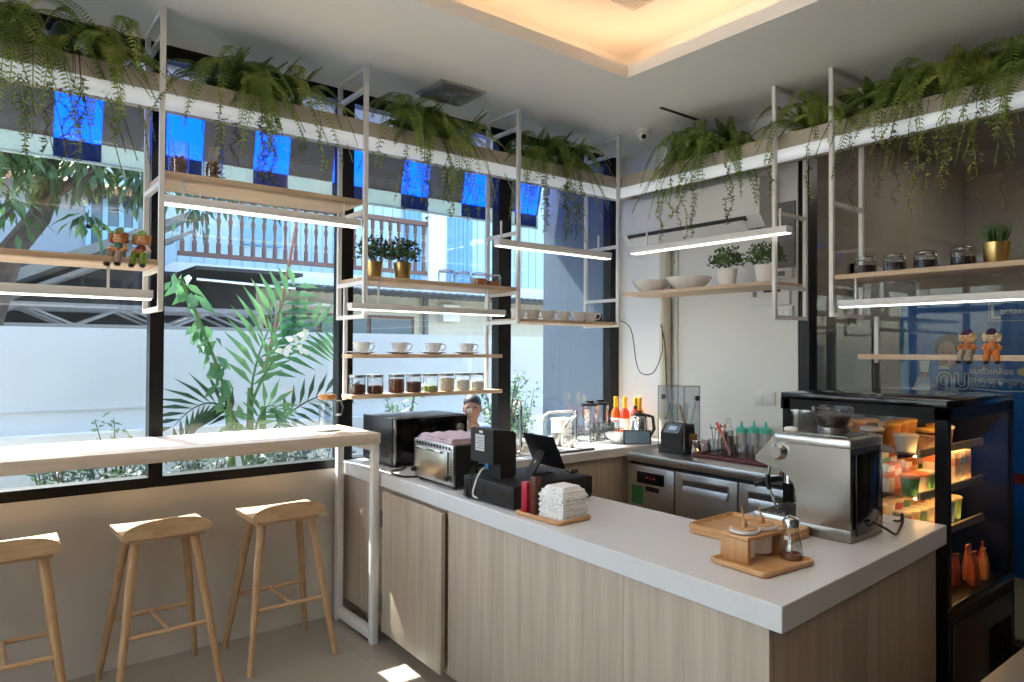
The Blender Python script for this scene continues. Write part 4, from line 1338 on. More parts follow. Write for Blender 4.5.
nap = T('napkin_stack', 'two bundles of white paper napkins stacked on the wooden tray', 'napkins', (1.835, 2.0, 0.908), R(2))
nap_m = M('napkin paper', (244, 243, 241), 0.9)
rnd = random.Random(5)
for b in range(2):
    m = MB()
    for i in range(9):
        z = b * 0.062 + i * 0.0066
        for q in range(7):
            # bulged folds on both visible sides
            pass
        dx = 0.066 + 0.003 * math.sin(i * 2.2 + b)
        dy = 0.066 + 0.003 * math.cos(i * 1.9 + b)
        pts = []
        for k in range(64):
            a = k / 64 * 4
            e = int(a)
            f = a - e
            wv = 0.0045 * math.sin(f * 2 * PI * 5 + i * PI)
            s = -1 + 2 * f
            P_ = [(dx + wv, s * dy), (-s * dx, dy + wv), (-dx - wv, -s * dy), (s * dx, -dy - wv)][e]
            tp = 1.0 if not (b == 1 and i >= 5) else 1.0 - 0.07 * (i - 4)
            pts.append((P_[0] * tp, P_[1] * tp))
        m.rings([[(x * 0.985, y * 0.985, z) for x, y in pts], [(x, y, z + 0.0033) for x, y in pts], [(x * 0.985, y * 0.985, z + 0.0064) for x, y in pts]])
    m.build('napkin_bundle', nap_m, nap, smooth=50)

# serving trays, condiment holder, sugar shaker
tray('wooden_tray', 'large wooden serving tray, lower one of the two stacked beside the coffee machine', (2.20, 1.425, 0.9), R(3), 0.29, 0.315, 0.02, tray_wood)
tray('wooden_tray', 'large wooden serving tray lying on top of the other beside the coffee machine', (2.203, 1.43, 0.9115), R(2), 0.29, 0.315, 0.022, tray_wood)
tray('wooden_tray', 'small square wooden tray holding the sugar jars at the counter corner', (1.935, 1.208, 0.9), R(-4), 0.255, 0.205, 0.018, tray_wood)
ch = T('condiment_holder', 'wooden bridge shaped holder for two white sugar jars', 'holder', (1.955, 1.25, 0.908), R(-3))
MB().box(-0.098, -0.05, 0.0, -0.084, 0.05, 0.07, 0.002).build('side_panel', holder_wood, ch)
MB().box(0.084, -0.05, 0.0, 0.098, 0.05, 0.07, 0.002).build('side_panel', holder_wood, ch)
MB().box(-0.098, -0.05, 0.07, 0.098, 0.05, 0.082, 0.002).build('top_plate', tray_wood, ch)
for i, (xx, lab) in enumerate(((-0.045, 'white lidded sugar jar on the left in the wooden holder'), (0.042, 'white lidded sugar jar on the right in the wooden holder'))):
    j = T('sugar_jar', lab, 'jar', (1.955 + xx * math.cos(R(-3)), 1.25 + xx * math.sin(R(-3)), 0.908))
    MB().lathe([(0.026, 0.006), (0.031, 0.012), (0.033, 0.068), (0.033, 0.084), (0.046, 0.086), (0.047, 0.094), (0.0, 0.096)], 24).build('bowl', white_cer, j)
    MB().lathe([(0.039, 0.0955), (0.0385, 0.0985), (0.0, 0.0995)], 24).build('wooden_lid', tray_wood, j)
    MB().cyl((0, 0, 0.098), (0, 0, 0.118), 0.0095, 0.0085, 14).build('lid_knob', holder_wood, j)
    MB().tube([(0.002, 0, 0.112), (-0.004, 0.004, 0.14), (-0.008, 0.006, 0.162)], [0.0028, 0.003, 0.002], 8).build('spoon_handle', holder_wood, j)
ss = T('sugar_shaker', 'ribbed glass sugar shaker with chrome pourer cap', 'shaker', (2.025, 1.165, 0.9085))
m = MB()
prof = [(0.022, 0.0), (0.032, 0.004), (0.034, 0.02), (0.031, 0.042), (0.024, 0.07), (0.021, 0.09), (0.022, 0.102)]
seg = 48
rings = []
for r_, z in prof:
    rings.append([((r_ + 0.0012 * math.cos(12 * 2 * PI * k / seg)) * math.cos(2 * PI * k / seg), (r_ + 0.0012 * math.cos(12 * 2 * PI * k / seg)) * math.sin(2 * PI * k / seg), z) for k in range(seg)])
m.rings(rings, True, True, False)
m.build('glass_body', THIN('ribbed glass', (0.95, 0.96, 0.96), 0.16, 0.06, 3.0, (0.74, 0.77, 0.78)), ss)
MB().lathe([(0.018, 0.004), (0.029, 0.006), (0.030, 0.018), (0.0, 0.022)], 20).build('brown_sugar', M('brown sugar', (120, 62, 48), 0.8, noise=0.2, nscale=120), ss)
MB().lathe([(0.024, 0.1), (0.0245, 0.116), (0.022, 0.124), (0.012, 0.130), (0.0, 0.131)], 24).build('cap', chrome, ss)
MB().tube([(0.0, 0.004, 0.128), (-0.012, 0.01, 0.137), (-0.022, 0.014, 0.138)], [0.006, 0.005, 0.0045], 10).build('pour_flap', chrome, ss)
MB().box(-0.0255, -0.008, 0.062, -0.0235, 0.008, 0.074).build('paper_tag', white_matt, ss)

# ------------------------------------------------------------------ espresso machine (front towards +y, steel side towards -x)
es = T('espresso_machine', 'brushed steel espresso machine with grinder hopper on the counter', 'coffee machine', (2.36, 1.145, 0.9), R(2))
WX = 0.255
side = [(0.0, 0.012), (0.0, 0.335), (0.012, 0.345), (0.265, 0.345), (0.285, 0.335), (0.352, 0.255), (0.348, 0.240), (0.29, 0.225)]
for i in range(7):
    a = R(90 * i / 6)
    side.append((0.29 - 0.10 * math.sin(a), 0.225 - 0.10 * (1 - math.cos(a))))
side += [(0.192, 0.07), (0.192, 0.012)]
sidep = side
MB().prism(sidep, 0.004, WX - 0.004, 'x').build('body', M('espresso steel', (158, 154, 148), 0.22, 1.0, noise=0.05, nscale=4), es)
MB().box(0.035, -0.010, 0.02, WX - 0.01, 0.0, 0.30, 0.004).build('back_panel', black_gloss, es)
MB().box(0.0, -0.004, 0.0, WX, 0.2, 0.045, 0.004).build('base', M('espresso base', (150, 146, 140), 0.35, 1.0), es)
MB().box(-0.002, -0.006, 0.318, WX + 0.004, 0.275, 0.352, 0.008).build('top_tray', steel, es)
MB().box(0.05, 0.03, 0.352, WX - 0.04, 0.25, 0.356).build('cup_warmer', steel_dark, es)
dt = MB().box(0.005, 0.195, 0.0, WX - 0.005, 0.36, 0.05, 0.005).build('drip_tray', steel, es)
m = MB()
for i in range(9):
    m.box(0.02, 0.212 + i * 0.0155, 0.05, WX - 0.02, 0.219 + i * 0.0155, 0.055)
m.build('drip_grate', steel_dark, dt)
kn = MB().lathe([(0.030, 0), (0.030, 0.012), (0.024, 0.022), (0.022, 0.03), (0.0, 0.03)], 24).build('steam_dial', chrome, es)
kn.location = (0.004, 0.255, 0.285)
kn.rotation_euler = (0, R(-90), 0)
gh = MB().cyl((0.12, 0.275, 0.18), (0.12, 0.275, 0.235), 0.033, seg=20).build('group_head', chrome, es)
pf = MB().cyl((0.12, 0.275, 0.155), (0.12, 0.275, 0.18), 0.032, seg=20)
pf.build('portafilter', chrome, es)
MB().tube([(0.10, 0.30, 0.168), (0.075, 0.345, 0.158), (0.055, 0.385, 0.14)], [0.010, 0.013, 0.012], 12).build('portafilter_handle', black_pl, es)
MB().tube([(0.03, 0.305, 0.235), (0.025, 0.315, 0.16), (0.025, 0.275, 0.068)], [0.005, 0.005, 0.0045], 10).build('steam_wand', chrome, es)
MB().tube([(0.027, 0.313, 0.19), (0.025, 0.314, 0.16), (0.025, 0.304, 0.135)], [0.009, 0.0105, 0.009], 10).build('wand_grip', black_pl, es)
m = MB()
m.lathe([(0.048, 0.352), (0.052, 0.378), (0.050, 0.379)], 24, (0.135, 0.12, 0), False)
m.build('hopper_collar', steel, es)
hp = MB().lathe([(0.044, 0.378), (0.052, 0.384), (0.069, 0.432), (0.071, 0.446), (0.066, 0.452), (0.0, 0.454)], 28, (0.135, 0.12, 0)).build('bean_hopper', clear, es)
MB().lathe([(0.040, 0.382), (0.048, 0.387), (0.059, 0.418), (0.0, 0.422)], 24, (0.135, 0.12, 0)).build('coffee_beans', M('coffee beans', (44, 30, 24), 0.5, noise=0.4, nscale=90, bump=0.6, bscale=120), hp)
cu = MB().ball((0, 0, 0.011), 0.015, (1.0, 1.5, 0.75), 14)
cu.ball((0.006, 0.022, 0.010), 0.012, (1, 1.2, 0.8), 12)
tag(cu.build('folded_cloth', M('white cloth', (216, 214, 208), 0.9, bump=0.4)), 'small crumpled white cloth on top of the coffee machine', 'cloth').location = (2.40, 1.375, 1.2535)
tag(MB().cable([(2.50, 1.135, 0.96), (2.53, 1.10, 0.935), (2.60, 1.10, 0.906), (2.68, 1.12, 0.906), (2.735, 1.13, 0.93), (2.75, 1.14, 0.95), (2.765, 1.15, 0.92), (2.80, 1.19, 0.906)], 0.0045, 8).build('power_cable', black_pl), 'black power cable trailing from the back of the coffee machine', 'cable')
tag(MB().lathe([(0.038, 0), (0.038, 0.003), (0.03, 0.005), (0.0, 0.005)], 24).build('cable_grommet', white_matt), 'round white cable grommet set in the worktop behind the coffee machine', 'grommet').location = (2.80, 1.20, 0.9)

# ------------------------------------------------------------------ carafe at the bar end
cf = T('water_carafe', 'glass water carafe with cork lid at the end of the bar', 'carafe', (1.565, 3.60, 1.119))
MB().lathe([(0.02, 0.001), (0.044, 0.003), (0.046, 0.02), (0.046, 0.125), (0.044, 0.135), (0.044, 0.168)], 28, caps=False).build('glass_body', clear, cf)
MB().lathe([(0.02, 0.003), (0.043, 0.005), (0.0445, 0.02), (0.0445, 0.115), (0.0, 0.115)], 24).build('water', THIN('water', (0.90, 0.95, 0.97), 0.08), cf)
MB().lathe([(0.043, 0.160), (0.047, 0.165), (0.047, 0.182), (0.044, 0.186), (0.0, 0.187)], 24).build('cork_lid', M('cork', (196, 138, 82), 0.7, noise=0.1, nscale=60), cf)
MB().tube([(0.044, 0, 0.15), (0.075, -0.01, 0.15), (0.085, -0.01, 0.11), (0.075, -0.01, 0.075), (0.045, 0, 0.07)], 0.0045, 8).build('handle', clear, cf)
tag(MB().lathe([(0.05, 0), (0.055, 0.003), (0.075, 0.008), (0.073, 0.0095), (0.0, 0.0085)], 28).build('saucer', white_cer), 'white saucer under the water carafe', 'saucer').location = (1.565, 3.60, 1.11)

# ------------------------------------------------------------------ cups, canisters and mugs
def cup_mesh(t, r, h, mat):
    MB().lathe([(r * 0.55, 0.0), (r * 0.62, 0.004), (r * 0.85, h * 0.45), (r * 0.97, h), (r * 0.93, h), (r * 0.80, h * 0.45), (r * 0.5, 0.008), (0.0, 0.008)], 28).build('cup_body', mat, t)
    MB().tube([(r * 0.88, 0, h * 0.85), (r * 1.3, 0, h * 0.88), (r * 1.45, 0, h * 0.62), (r * 1.2, 0, h * 0.3), (r * 0.78, 0, h * 0.22)], 0.0042, 8).build('handle', mat, t)
cups = None
for i, px in enumerate((1.825, 2.075, 2.315, 2.565)):
    lab = ('white coffee cup on the rack nearest the shelf frame at left', 'second white coffee cup from the left on the rack', 'third white coffee cup from the left on the rack', 'white coffee cup at the right end of the rack')[i]
    lab2 = ('white saucer under the leftmost coffee cup', 'white saucer under the second coffee cup', 'white saucer under the third coffee cup', 'white saucer under the rightmost coffee cup')[i]
    z = 1.524
    sc = MB().lathe([(0.045, 0.0), (0.048, 0.003), (0.085, 0.013), (0.084, 0.015), (0.045, 0.007), (0.0, 0.007)], 28).build('saucer', white_cer)
    sc.location = (px, 3.725, z)
    tag(sc, lab2, 'saucer', 'saucers on the hanging rack')
    if not cups:
        cups = T('coffee_cup', lab, 'cup', (px, 3.725, z + 0.0075), R(-35), 'cups on the hanging rack')
        cup_mesh(cups, 0.053, 0.062, white_cer)
    else:
        dup(cups, (px, 3.725, z + 0.0075), R(-35), lab)
dark_coffee = M('ground coffee', (92, 50, 34), 0.85, noise=0.25, nscale=70)
amber_sugar = M('brown beans', (112, 60, 36), 0.8, noise=0.3, nscale=70)
green_tea = M('dried green tea', (150, 160, 92), 0.9, noise=0.4, nscale=60, bump=0.5)
cream_powder = M('cream powder', (216, 200, 178), 0.9, noise=0.05)
white_powder = M('white sugar', (230, 226, 220), 0.9)
def canister(label, loc, fill, fh, w=0.048, h=0.112):
    t = T('glass_canister', label, 'canister', loc, 0, 'glass canisters on the lower rack shelf')
    MB().lathe([(w * 0.9, 0.0), (w, 0.004), (w, h * 0.86), (w * 0.97, h * 0.88)], 28, caps=False).build('glass_body', clear, t)
    MB().lathe([(w * 0.85, 0.003), (w * 0.95, 0.005), (w * 0.95, fh), (w * 0.4, fh + 0.004), (0.0, fh + 0.002)], 24).build('contents', fill, t)
    MB().lathe([(w * 0.9, h * 0.86), (w * 1.0, h * 0.88), (w * 1.0, h), (0.0, h)], 24).build('lid', steel, t)
for i, (xx, f_, fh, what) in enumerate(((1.80, dark_coffee, 0.055, 'glass canister of ground coffee at the left end of the lower rack'), (1.915, dark_coffee, 0.045, 'half full glass canister of ground coffee, second from left'),
        (2.055, amber_sugar, 0.080, 'nearly full glass canister of reddish brown powder'), (2.175, dark_coffee, 0.062, 'glass canister of dark powder left of the green tea'),
        (2.295, green_tea, 0.035, 'glass canister with dried green tea leaves'), (2.415, cream_powder, 0.078, 'glass canister of cream powder right of the green tea'),
        (2.535, white_powder, 0.066, 'glass canister of white sugar, second from the right end'), (2.65, white_powder, 0.054, 'glass canister of white sugar at the right end of the lower rack'))):
    canister(what, (xx, 3.725, 1.291), f_, fh)
mg = None
for i, (xx, rz, lab) in enumerate(((2.86, 40, 'white mug at the left end of the mug shelf'), (2.985, 40, 'second white mug from the left on the mug shelf'), (3.12, 30, 'third white mug from the left on the mug shelf'),
                          (3.26, -20, 'white mug with handle turned right in the middle of the mug shelf'), (3.41, 60, 'fifth white mug from the left on the mug shelf'), (3.52, 20, 'white mug at the right end beside the black box'))):
    if not mg:
        mg = T('white_mug', lab, 'mug', (xx, 3.56, 1.755), R(rz - 60), 'white mugs on the corner shelf')
        cup_mesh(mg, 0.052, 0.066, white_cer)
    else:
        dup(mg, (xx, 3.56, 1.755), R(rz - 60), lab)
bx = T('network_box', 'small black network box at the corner end of the mug shelf', 'router', (3.63, 3.66, 1.755))
MB().box(-0.045, -0.06, 0.002, 0.055, 0.06, 0.062, 0.003).build('case', black_matt, bx)
m = MB()
for i in range(6):
    m.box(-0.047, -0.05 + i * 0.017, 0.02, -0.0445, -0.042 + i * 0.017, 0.045)
m.build('vent_slots', black_gloss, bx)

# clip jars
def clip_jar(t, fill, fh, r=0.052, h=0.085):
    MB().lathe([(r * 0.9, 0.0), (r, 0.005), (r, h * 0.72), (r * 0.86, h * 0.82), (r * 0.86, h * 0.86)], 28, caps=False).build('glass_body', clear, t)
    MB().lathe([(r * 0.9, h * 0.86), (r * 0.92, h * 0.95), (r * 0.7, h), (0.0, h * 1.01)], 28).build('glass_lid', clear, t)
    m = MB()
    n = 24
    ring_ = [(r * 0.89 * math.cos(2 * PI * k / n), r * 0.89 * math.sin(2 * PI * k / n), h * 0.85) for k in range(n + 1)]
    m.tube(ring_, 0.0016, 6)
    m.tube([(0, -r * 0.9, h * 0.9), (0, -r * 1.12, h * 0.7), (0, -r * 1.05, h * 0.5)], 0.0018, 6)
    m.tube([(0.01, r * 0.9, h * 0.9), (0, r * 1.1, h * 0.8), (0.0, r * 1.02, h * 0.6)], 0.0018, 6)
    m.build('wire_clip', chrome, t)
    if fill:
        MB().lathe([(r * 0.84, 0.004), (r * 0.93, 0.006), (r * 0.93, fh), (0.0, fh + 0.004)], 24).build('contents', fill, t)
orange_fill = M('orange brown sugar', (190, 122, 70), 0.8, noise=0.15, nscale=60)
for xx, yy, f_, fh, lab in ((2.30, 3.56, None, 0, 'empty glass clip jar nearest the brass potted plants'), (2.425, 3.57, None, 0, 'second empty glass clip jar from the left'),
                        (2.545, 3.56, orange_fill, 0.045, 'glass clip jar of orange brown sugar, left of its pair'), (2.66, 3.57, orange_fill, 0.036, 'glass clip jar of orange brown sugar beside the shelf frame')):
    t = T('clip_jar', lab, 'jar', (xx, yy, 1.952), R(20), 'clip jars on the middle window shelf')
    clip_jar(t, f_, fh)
bean = M('roasted beans', (40, 26, 22), 0.5, noise=0.4, nscale=80, bump=0.6, bscale=120)
for yy, lab in ((1.775, 'clip jar of coffee beans nearest the right shelf frame'), (1.625, 'second clip jar of coffee beans from the left'), (1.475, 'third clip jar of coffee beans from the left'), (1.305, 'clip jar of coffee beans nearest the brass grass pot')):
    t = T('clip_jar', lab, 'jar', (3.84, yy, 1.967), R(70), 'coffee bean jars on the right shelf')
    clip_jar(t, bean, 0.05, 0.055, 0.098)
for xx, lab in ((0.80, 'tall glass jar of brown pine cones, left one on the high shelf'), (0.955, 'tall glass jar of brown pine cones, right one on the high shelf')):
    t = T('tall_glass_jar', lab, 'jar', (xx, 3.585, 2.362), 0, 'tall jars on the high shelf')
    MB().lathe([(0.04, 0.0), (0.045, 0.004), (0.045, 0.17), (0.043, 0.172)], 24, caps=False).build('glass_body', clear, t)
    m = MB()
    rnd = random.Random(int(xx * 100))
    for z in (0.03, 0.075):
        for k in range(14):
            a = k * 2.4
            rr_ = 0.026 * (1 - 0.4 * (k / 14))
            m.ball((rr_ * math.cos(a), rr_ * math.sin(a), z - 0.02 + k * 0.0035), 0.012, (1, 1, 0.7), 8)
    m.build('pine_cones', M('pine cone', (110, 70, 50), 0.8, noise=0.3, nscale=60), t)

# potted plants
def pot_plant(name, label, loc, pot, r0, r1, h, kind, seed, grp):
    rnd = random.Random(seed)
    t = T(name, label, 'potted plant', loc, 0, grp)
    MB().lathe([(r0 * 0.96, 0), (r0, 0.003), (r1, h), (r1 * 0.94, h), (r1 * 0.92, h - 0.012), (0.0, h - 0.012)], 28).build('pot', pot, t)
    m = MB()
    if kind == 'bush':
        for _ in range(420):
            p = rdir(rnd, -0.35, 1) * rnd.uniform(0.03, 1) ** 0.5
            sp_ = 1.75 if r1 > 0.06 else 2.05
            p = Vector((p.x * r1 * sp_, p.y * r1 * sp_, h + 0.045 + p.z * 0.10))
            leaf_quad(m, p, rdir(rnd, -0.3, 1), rdir(rnd), rnd.uniform(0.022, 0.034), 0.015, 0.15, 0.1)
        for _ in range(14):
            a = rnd.uniform(0, 2 * PI)
            m.tube([(0, 0, h - 0.01), (r1 * math.cos(a), r1 * math.sin(a), h + rnd.uniform(0.05, 0.1))], 0.0015, 5)
        m.build('foliage', LEAF('pot leaf', (36, 66, 34), (96, 126, 66), 0.3, 20), t)
    else:
        for _ in range(120):
            a = rnd.uniform(0, 2 * PI)
            q = rnd.uniform(0, r1 * 0.7)
            p = Vector((q * math.cos(a), q * math.sin(a), h - 0.012))
            d = Vector((math.cos(a) * q * 9 , math.sin(a) * q * 9, 1)) + rdir(rnd) * 0.15
            leaf_quad(m, p, d, rdir(rnd), rnd.uniform(0.08, 0.125), 0.007, 0.1, 0.15)
        m.build('grass_blades', LEAF('grass blade', (40, 72, 30), (92, 130, 60), 0.3, 20), t)
pot_plant('potted_plant', 'bushy green plant in brass pot, behind the white frame post', (1.84, 3.61, 1.952), gold, 0.042, 0.055, 0.10, 'bush', 1, 'brass pots on the window shelf')
pot_plant('potted_plant', 'bushy green plant in brass pot, right one of the pair on the window shelf', (2.00, 3.56, 1.952), gold, 0.042, 0.055, 0.10, 'bush', 2, 'brass pots on the window shelf')
white_pot = M('ribbed white pot', (226, 222, 216), 0.5)
pot_plant('potted_plant', 'leafy plant in white pot beside the large white bowl', (3.86, 2.66, 1.964), white_pot, 0.05, 0.066, 0.115, 'bush', 3, 'white pots on the back shelf')
pot_plant('potted_plant', 'leafy plant in white pot next to the white frame post', (3.86, 2.385, 1.964), white_pot, 0.05, 0.066, 0.115, 'bush', 4, 'white pots on the back shelf')
pot_plant('potted_grass', 'spiky green grass in brass pot on the right shelf', (3.85, 1.17, 1.967), gold, 0.048, 0.058, 0.105, 'grass', 5, 'brass grass pots on the right shelf')
pot_plant('potted_grass', 'spiky green grass in brass pot at the cut off right edge', (3.87, 1.005, 1.967), gold, 0.048, 0.058, 0.105, 'grass', 6, 'brass grass pots on the right shelf')
for yy, r_, lab in ((3.30, 0.135, 'wide white bowl on the back shelf nearest the corner'), (2.97, 0.155, 'larger white bowl on the back shelf left of the plants')):
    b = MB().lathe([(r_ * 0.45, 0.0), (r_ * 0.5, 0.003), (r_ * 0.82, 0.045), (r_, 0.085), (r_ * 0.97, 0.086), (r_ * 0.78, 0.046), (r_ * 0.45, 0.008), (0.0, 0.007)], 40).build('serving_bowl', white_cer)
    b.location = (3.87, yy, 1.964)
    tag(b, lab, 'bowl', 'white bowls on the back shelf')
# ------------------------------------------------------------------ seated figurines
def figurine(label, loc, rz, hat, hair_c, top, legs, skin_c, extra, grp):
    t = T('seated_figurine', label, 'figurine', loc, rz, grp)
    # sits on the shelf edge facing -y, legs hang over
    tm = M('figure top', top, 0.5, noise=0.1, nscale=60)
    lm = M('figure legs', legs, 0.6, noise=0.3, nscale=90)
    sm = M('figure skin', skin_c, 0.5)
    m = MB()
    m.lathe([(0.026, 0.0), (0.030, 0.012), (0.027, 0.035), (0.020, 0.055), (0.012, 0.062), (0.0, 0.063)], 18)
    m.build('torso', tm, t)
    for s in (-1, 1):
        MB().tube([(s * 0.014, 0.0, 0.014), (s * 0.018, -0.032, 0.014), (s * 0.02, -0.042, 0.0), (s * 0.022, -0.045, -0.032)], [0.014, 0.015, 0.014, 0.0135], 10).build('leg', lm, t)
        MB().ball((s * 0.023, -0.052, -0.036), 0.013, (0.95, 1.5, 0.75), 10).build('shoe', M('figure shoe', (40, 32, 28), 0.5), t)
        MB().tube([(s * 0.022, 0.0, 0.052), (s * 0.036, -0.008, 0.034), (s * 0.026, -0.03, 0.026)], [0.009, 0.009, 0.008], 8).build('arm', M('figure sleeve', extra, 0.6), t)
    h = MB().ball((0, -0.004, 0.085), 0.027, (1, 0.95, 0.98), 18).build('head', sm, t)
    m = MB()
    for s in (-1, 1):
        m.ball((s * 0.009, -0.0285, 0.088), 0.0028, seg=8)
    m.build('eye', black_pl, h)
    MB().ball((0, -0.031, 0.082), 0.0032, seg=8).build('nose', sm, h)
    MB().ball((0, -0.0275, 0.074), 0.004, (1.6, 0.5, 0.5), 8).build('mouth', M('figure mouth', (150, 60, 54), 0.5), h)
    hm = M('figure hair', hair_c, 0.8)
    m = MB()
    for k in range(18):
        a = R(15 + 330 * k / 17) + R(-90 + 15)
        if -2.2 < math.atan2(math.sin(a), math.cos(a)) < -0.95:
            continue
        m.ball((0.029 * math.cos(a), 0.024 * math.sin(a), 0.086 + 0.013 * math.sin(k * 2.1)), 0.0125, seg=8)
    m.build('hair', hm, t)
    ht = MB()
    ht.lathe([(0.027, 0.099), (0.029, 0.101), (0.022, 0.107), (0.018, 0.122), (0.010, 0.129), (0.0, 0.130)], 20)
    hb = ht.build('hat', M('figure hat', hat, 0.7, noise=0.2, nscale=50), t)
    m = MB()
    for k in range(9):
        a = 2 * PI * k / 9
        leaf_quad(m, (0.028 * math.cos(a), 0.028 * math.sin(a), 0.10), (math.cos(a), math.sin(a), 0.5), (0, 0, 1), 0.02, 0.012)
    m.build('hat_leaves', M('figure hat leaf', tuple(min(255, c + 30) for c in hat), 0.7), hb)
    MB().box(-0.016, -0.036, 0.02, 0.016, -0.025, 0.04, 0.003).build('held_basket', M('figure basket', (176, 112, 60), 0.7, noise=0.2, nscale=80), t)
    return t
figurine('seated figurine with teal shirt and chequered trousers, left one on the left shelf', (0.54, FY + 0.035, 1.953), R(-38), (120, 140, 80), (170, 100, 56), (60, 124, 112), (150, 126, 116), (226, 170, 130), (206, 150, 96), 'figurines on the left shelf')
figurine('seated figurine with green trousers and brown apron, right one on the left shelf', (0.63, FY + 0.035, 1.953), R(-30), (130, 160, 90), (190, 130, 80), (112, 60, 48), (110, 140, 40), (232, 176, 136), (226, 200, 186), 'figurines on the left shelf')
figurine('seated figurine in purple hat with blue scarf on the lower right shelf', (3.965, 1.33, 1.539), R(-90), (70, 54, 84), (206, 176, 130), (170, 106, 56), (150, 140, 130), (226, 170, 130), (196, 120, 56), 'figurines on the right shelf')
figurine('seated figurine in orange clothes and dark hat on the lower right shelf', (3.965, 1.225, 1.539), R(-75), (62, 44, 66), (220, 196, 160), (206, 120, 60), (206, 112, 40), (232, 190, 150), (206, 130, 70), 'figurines on the right shelf')

# ------------------------------------------------------------------ sink worktop clutter
def lathe_thing(name, label, cat, loc, prof, mat, seg=24, grp=None, rz=0):
    o = MB().lathe(prof, seg).build(name, mat)
    o.location = loc
    o.rotation_euler = (0, 0, rz)
    return tag(o, label, cat, grp)
ZS = 0.90
for (x, y, h, r_, lab) in ((3.20, 3.55, 0.085, 0.042, 'steel mixing cup nearest the tablet on the sink worktop'), (3.22, 3.44, 0.075, 0.034, 'smaller steel cup beside the filter tap')):
    lathe_thing('steel_cup', lab, 'cup', (x, y, ZS), [(r_ * 0.75, 0), (r_ * 0.78, 0.003), (r_, h), (r_ * 0.96, h), (r_ * 0.72, 0.006), (0, 0.006)], steel, grp='steel cups by the sink')
bo = T('clear_bottle', 'clear glass bottle on the sink worktop in front of the black mullion', 'bottle', (2.405, 3.46, ZS))
MB().lathe([(0.038, 0.0), (0.042, 0.005), (0.042, 0.14), (0.03, 0.19), (0.016, 0.22), (0.015, 0.27), (0.018, 0.275)], 24, caps=False).build('glass_body', clear, bo)
MB().lathe([(0.016, 0.275), (0.017, 0.295), (0, 0.296)], 16).build('cap', white_matt, bo)
b = T('white_tray', 'white plastic draining tray on the sunlit worktop', 'tray', (3.22, 3.70, ZS))
MB().box(-0.22, -0.1, 0, 0.22, 0.1, 0.012, 0.004).box(-0.22, -0.1, 0.012, -0.21, 0.1, 0.03).box(0.21, -0.1, 0.012, 0.22, 0.1, 0.03).box(-0.21, -0.1, 0.012, 0.21, -0.09, 0.03).box(-0.21, 0.09, 0.012, 0.21, 0.1, 0.03).build('tray_body', white_matt, b)
wb = T('white_container', 'white lidded plastic container by the window behind the tap', 'container', (3.44, 3.77, ZS))
MB().box(-0.06, -0.05, 0, 0.06, 0.05, 0.14, 0.008).build('tub', white_matt, wb)
MB().box(-0.064, -0.054, 0.14, 0.064, 0.054, 0.158, 0.005).build('lid', white_matt, wb)
# dish rack with blender jars and glasses
rk = T('dish_rack', 'dark wire dish rack holding upturned glassware', 'dish rack', (3.64, 3.62, ZS))
m = MB()
wire = 0.0028
for z in (0.012, 0.05, 0.085):
    m.tube([(-0.17, -0.12, z), (0.17, -0.12, z), (0.17, 0.12, z), (-0.17, 0.12, z), (-0.17, -0.12, z)], wire, 6)
for i in range(13):
    xx = -0.17 + 0.34 * i / 12
    m.tube([(xx, -0.12, 0.085), (xx, -0.12, 0.012), (xx, 0.12, 0.012), (xx, 0.12, 0.085)], wire, 5)
for s in (-0.15, 0.15):
    for q in (-0.1, 0.1):
        m.tube([(s, q, 0.0), (s, q, 0.012)], 0.004, 6)
m.build('wire_basket', black_pl, rk)
for (x, y, lab) in ((3.58, 3.62, 'clear blender jug with black lid, left one in the dish rack'), (3.72, 3.65, 'clear blender jug with black lid, right one in the dish rack')):
    t = T('blender_jug', lab, 'jug', (x, y, ZS + 0.018), 0, 'blender jugs in the dish rack')
    MB().lathe([(0.048, 0.0), (0.05, 0.01), (0.06, 0.20), (0.062, 0.235)], 8, caps=False).build('jug_body', clear, t)
    MB().tube([(0.0, -0.058, 0.2), (0, -0.095, 0.19), (0, -0.09, 0.08), (0, -0.054, 0.06)], 0.008, 8).build('handle', acrylic, t)
    MB().lathe([(0.062, 0.235), (0.064, 0.25), (0.03, 0.256), (0.03, 0.27), (0, 0.27)], 16).build('lid', black_pl, t)
for k, (x, y, lab) in enumerate(((3.53, 3.53, 'upturned clear tumbler at the front left of the dish rack'), (3.62, 3.54, 'upturned clear tumbler at the front middle of the dish rack'), (3.71, 3.54, 'upturned clear tumbler at the front right of the dish rack'), (3.78, 3.56, 'upturned clear tumbler at the right end of the dish rack'))):
    lathe_thing('tumbler', lab, 'glass', (x, y, ZS + 0.018), [(0.038, 0.0), (0.03, 0.12), (0.0, 0.12), (0.0, 0.115), (0.028, 0.115), (0.036, 0.0)], clear, 20, 'tumblers in the dish rack')
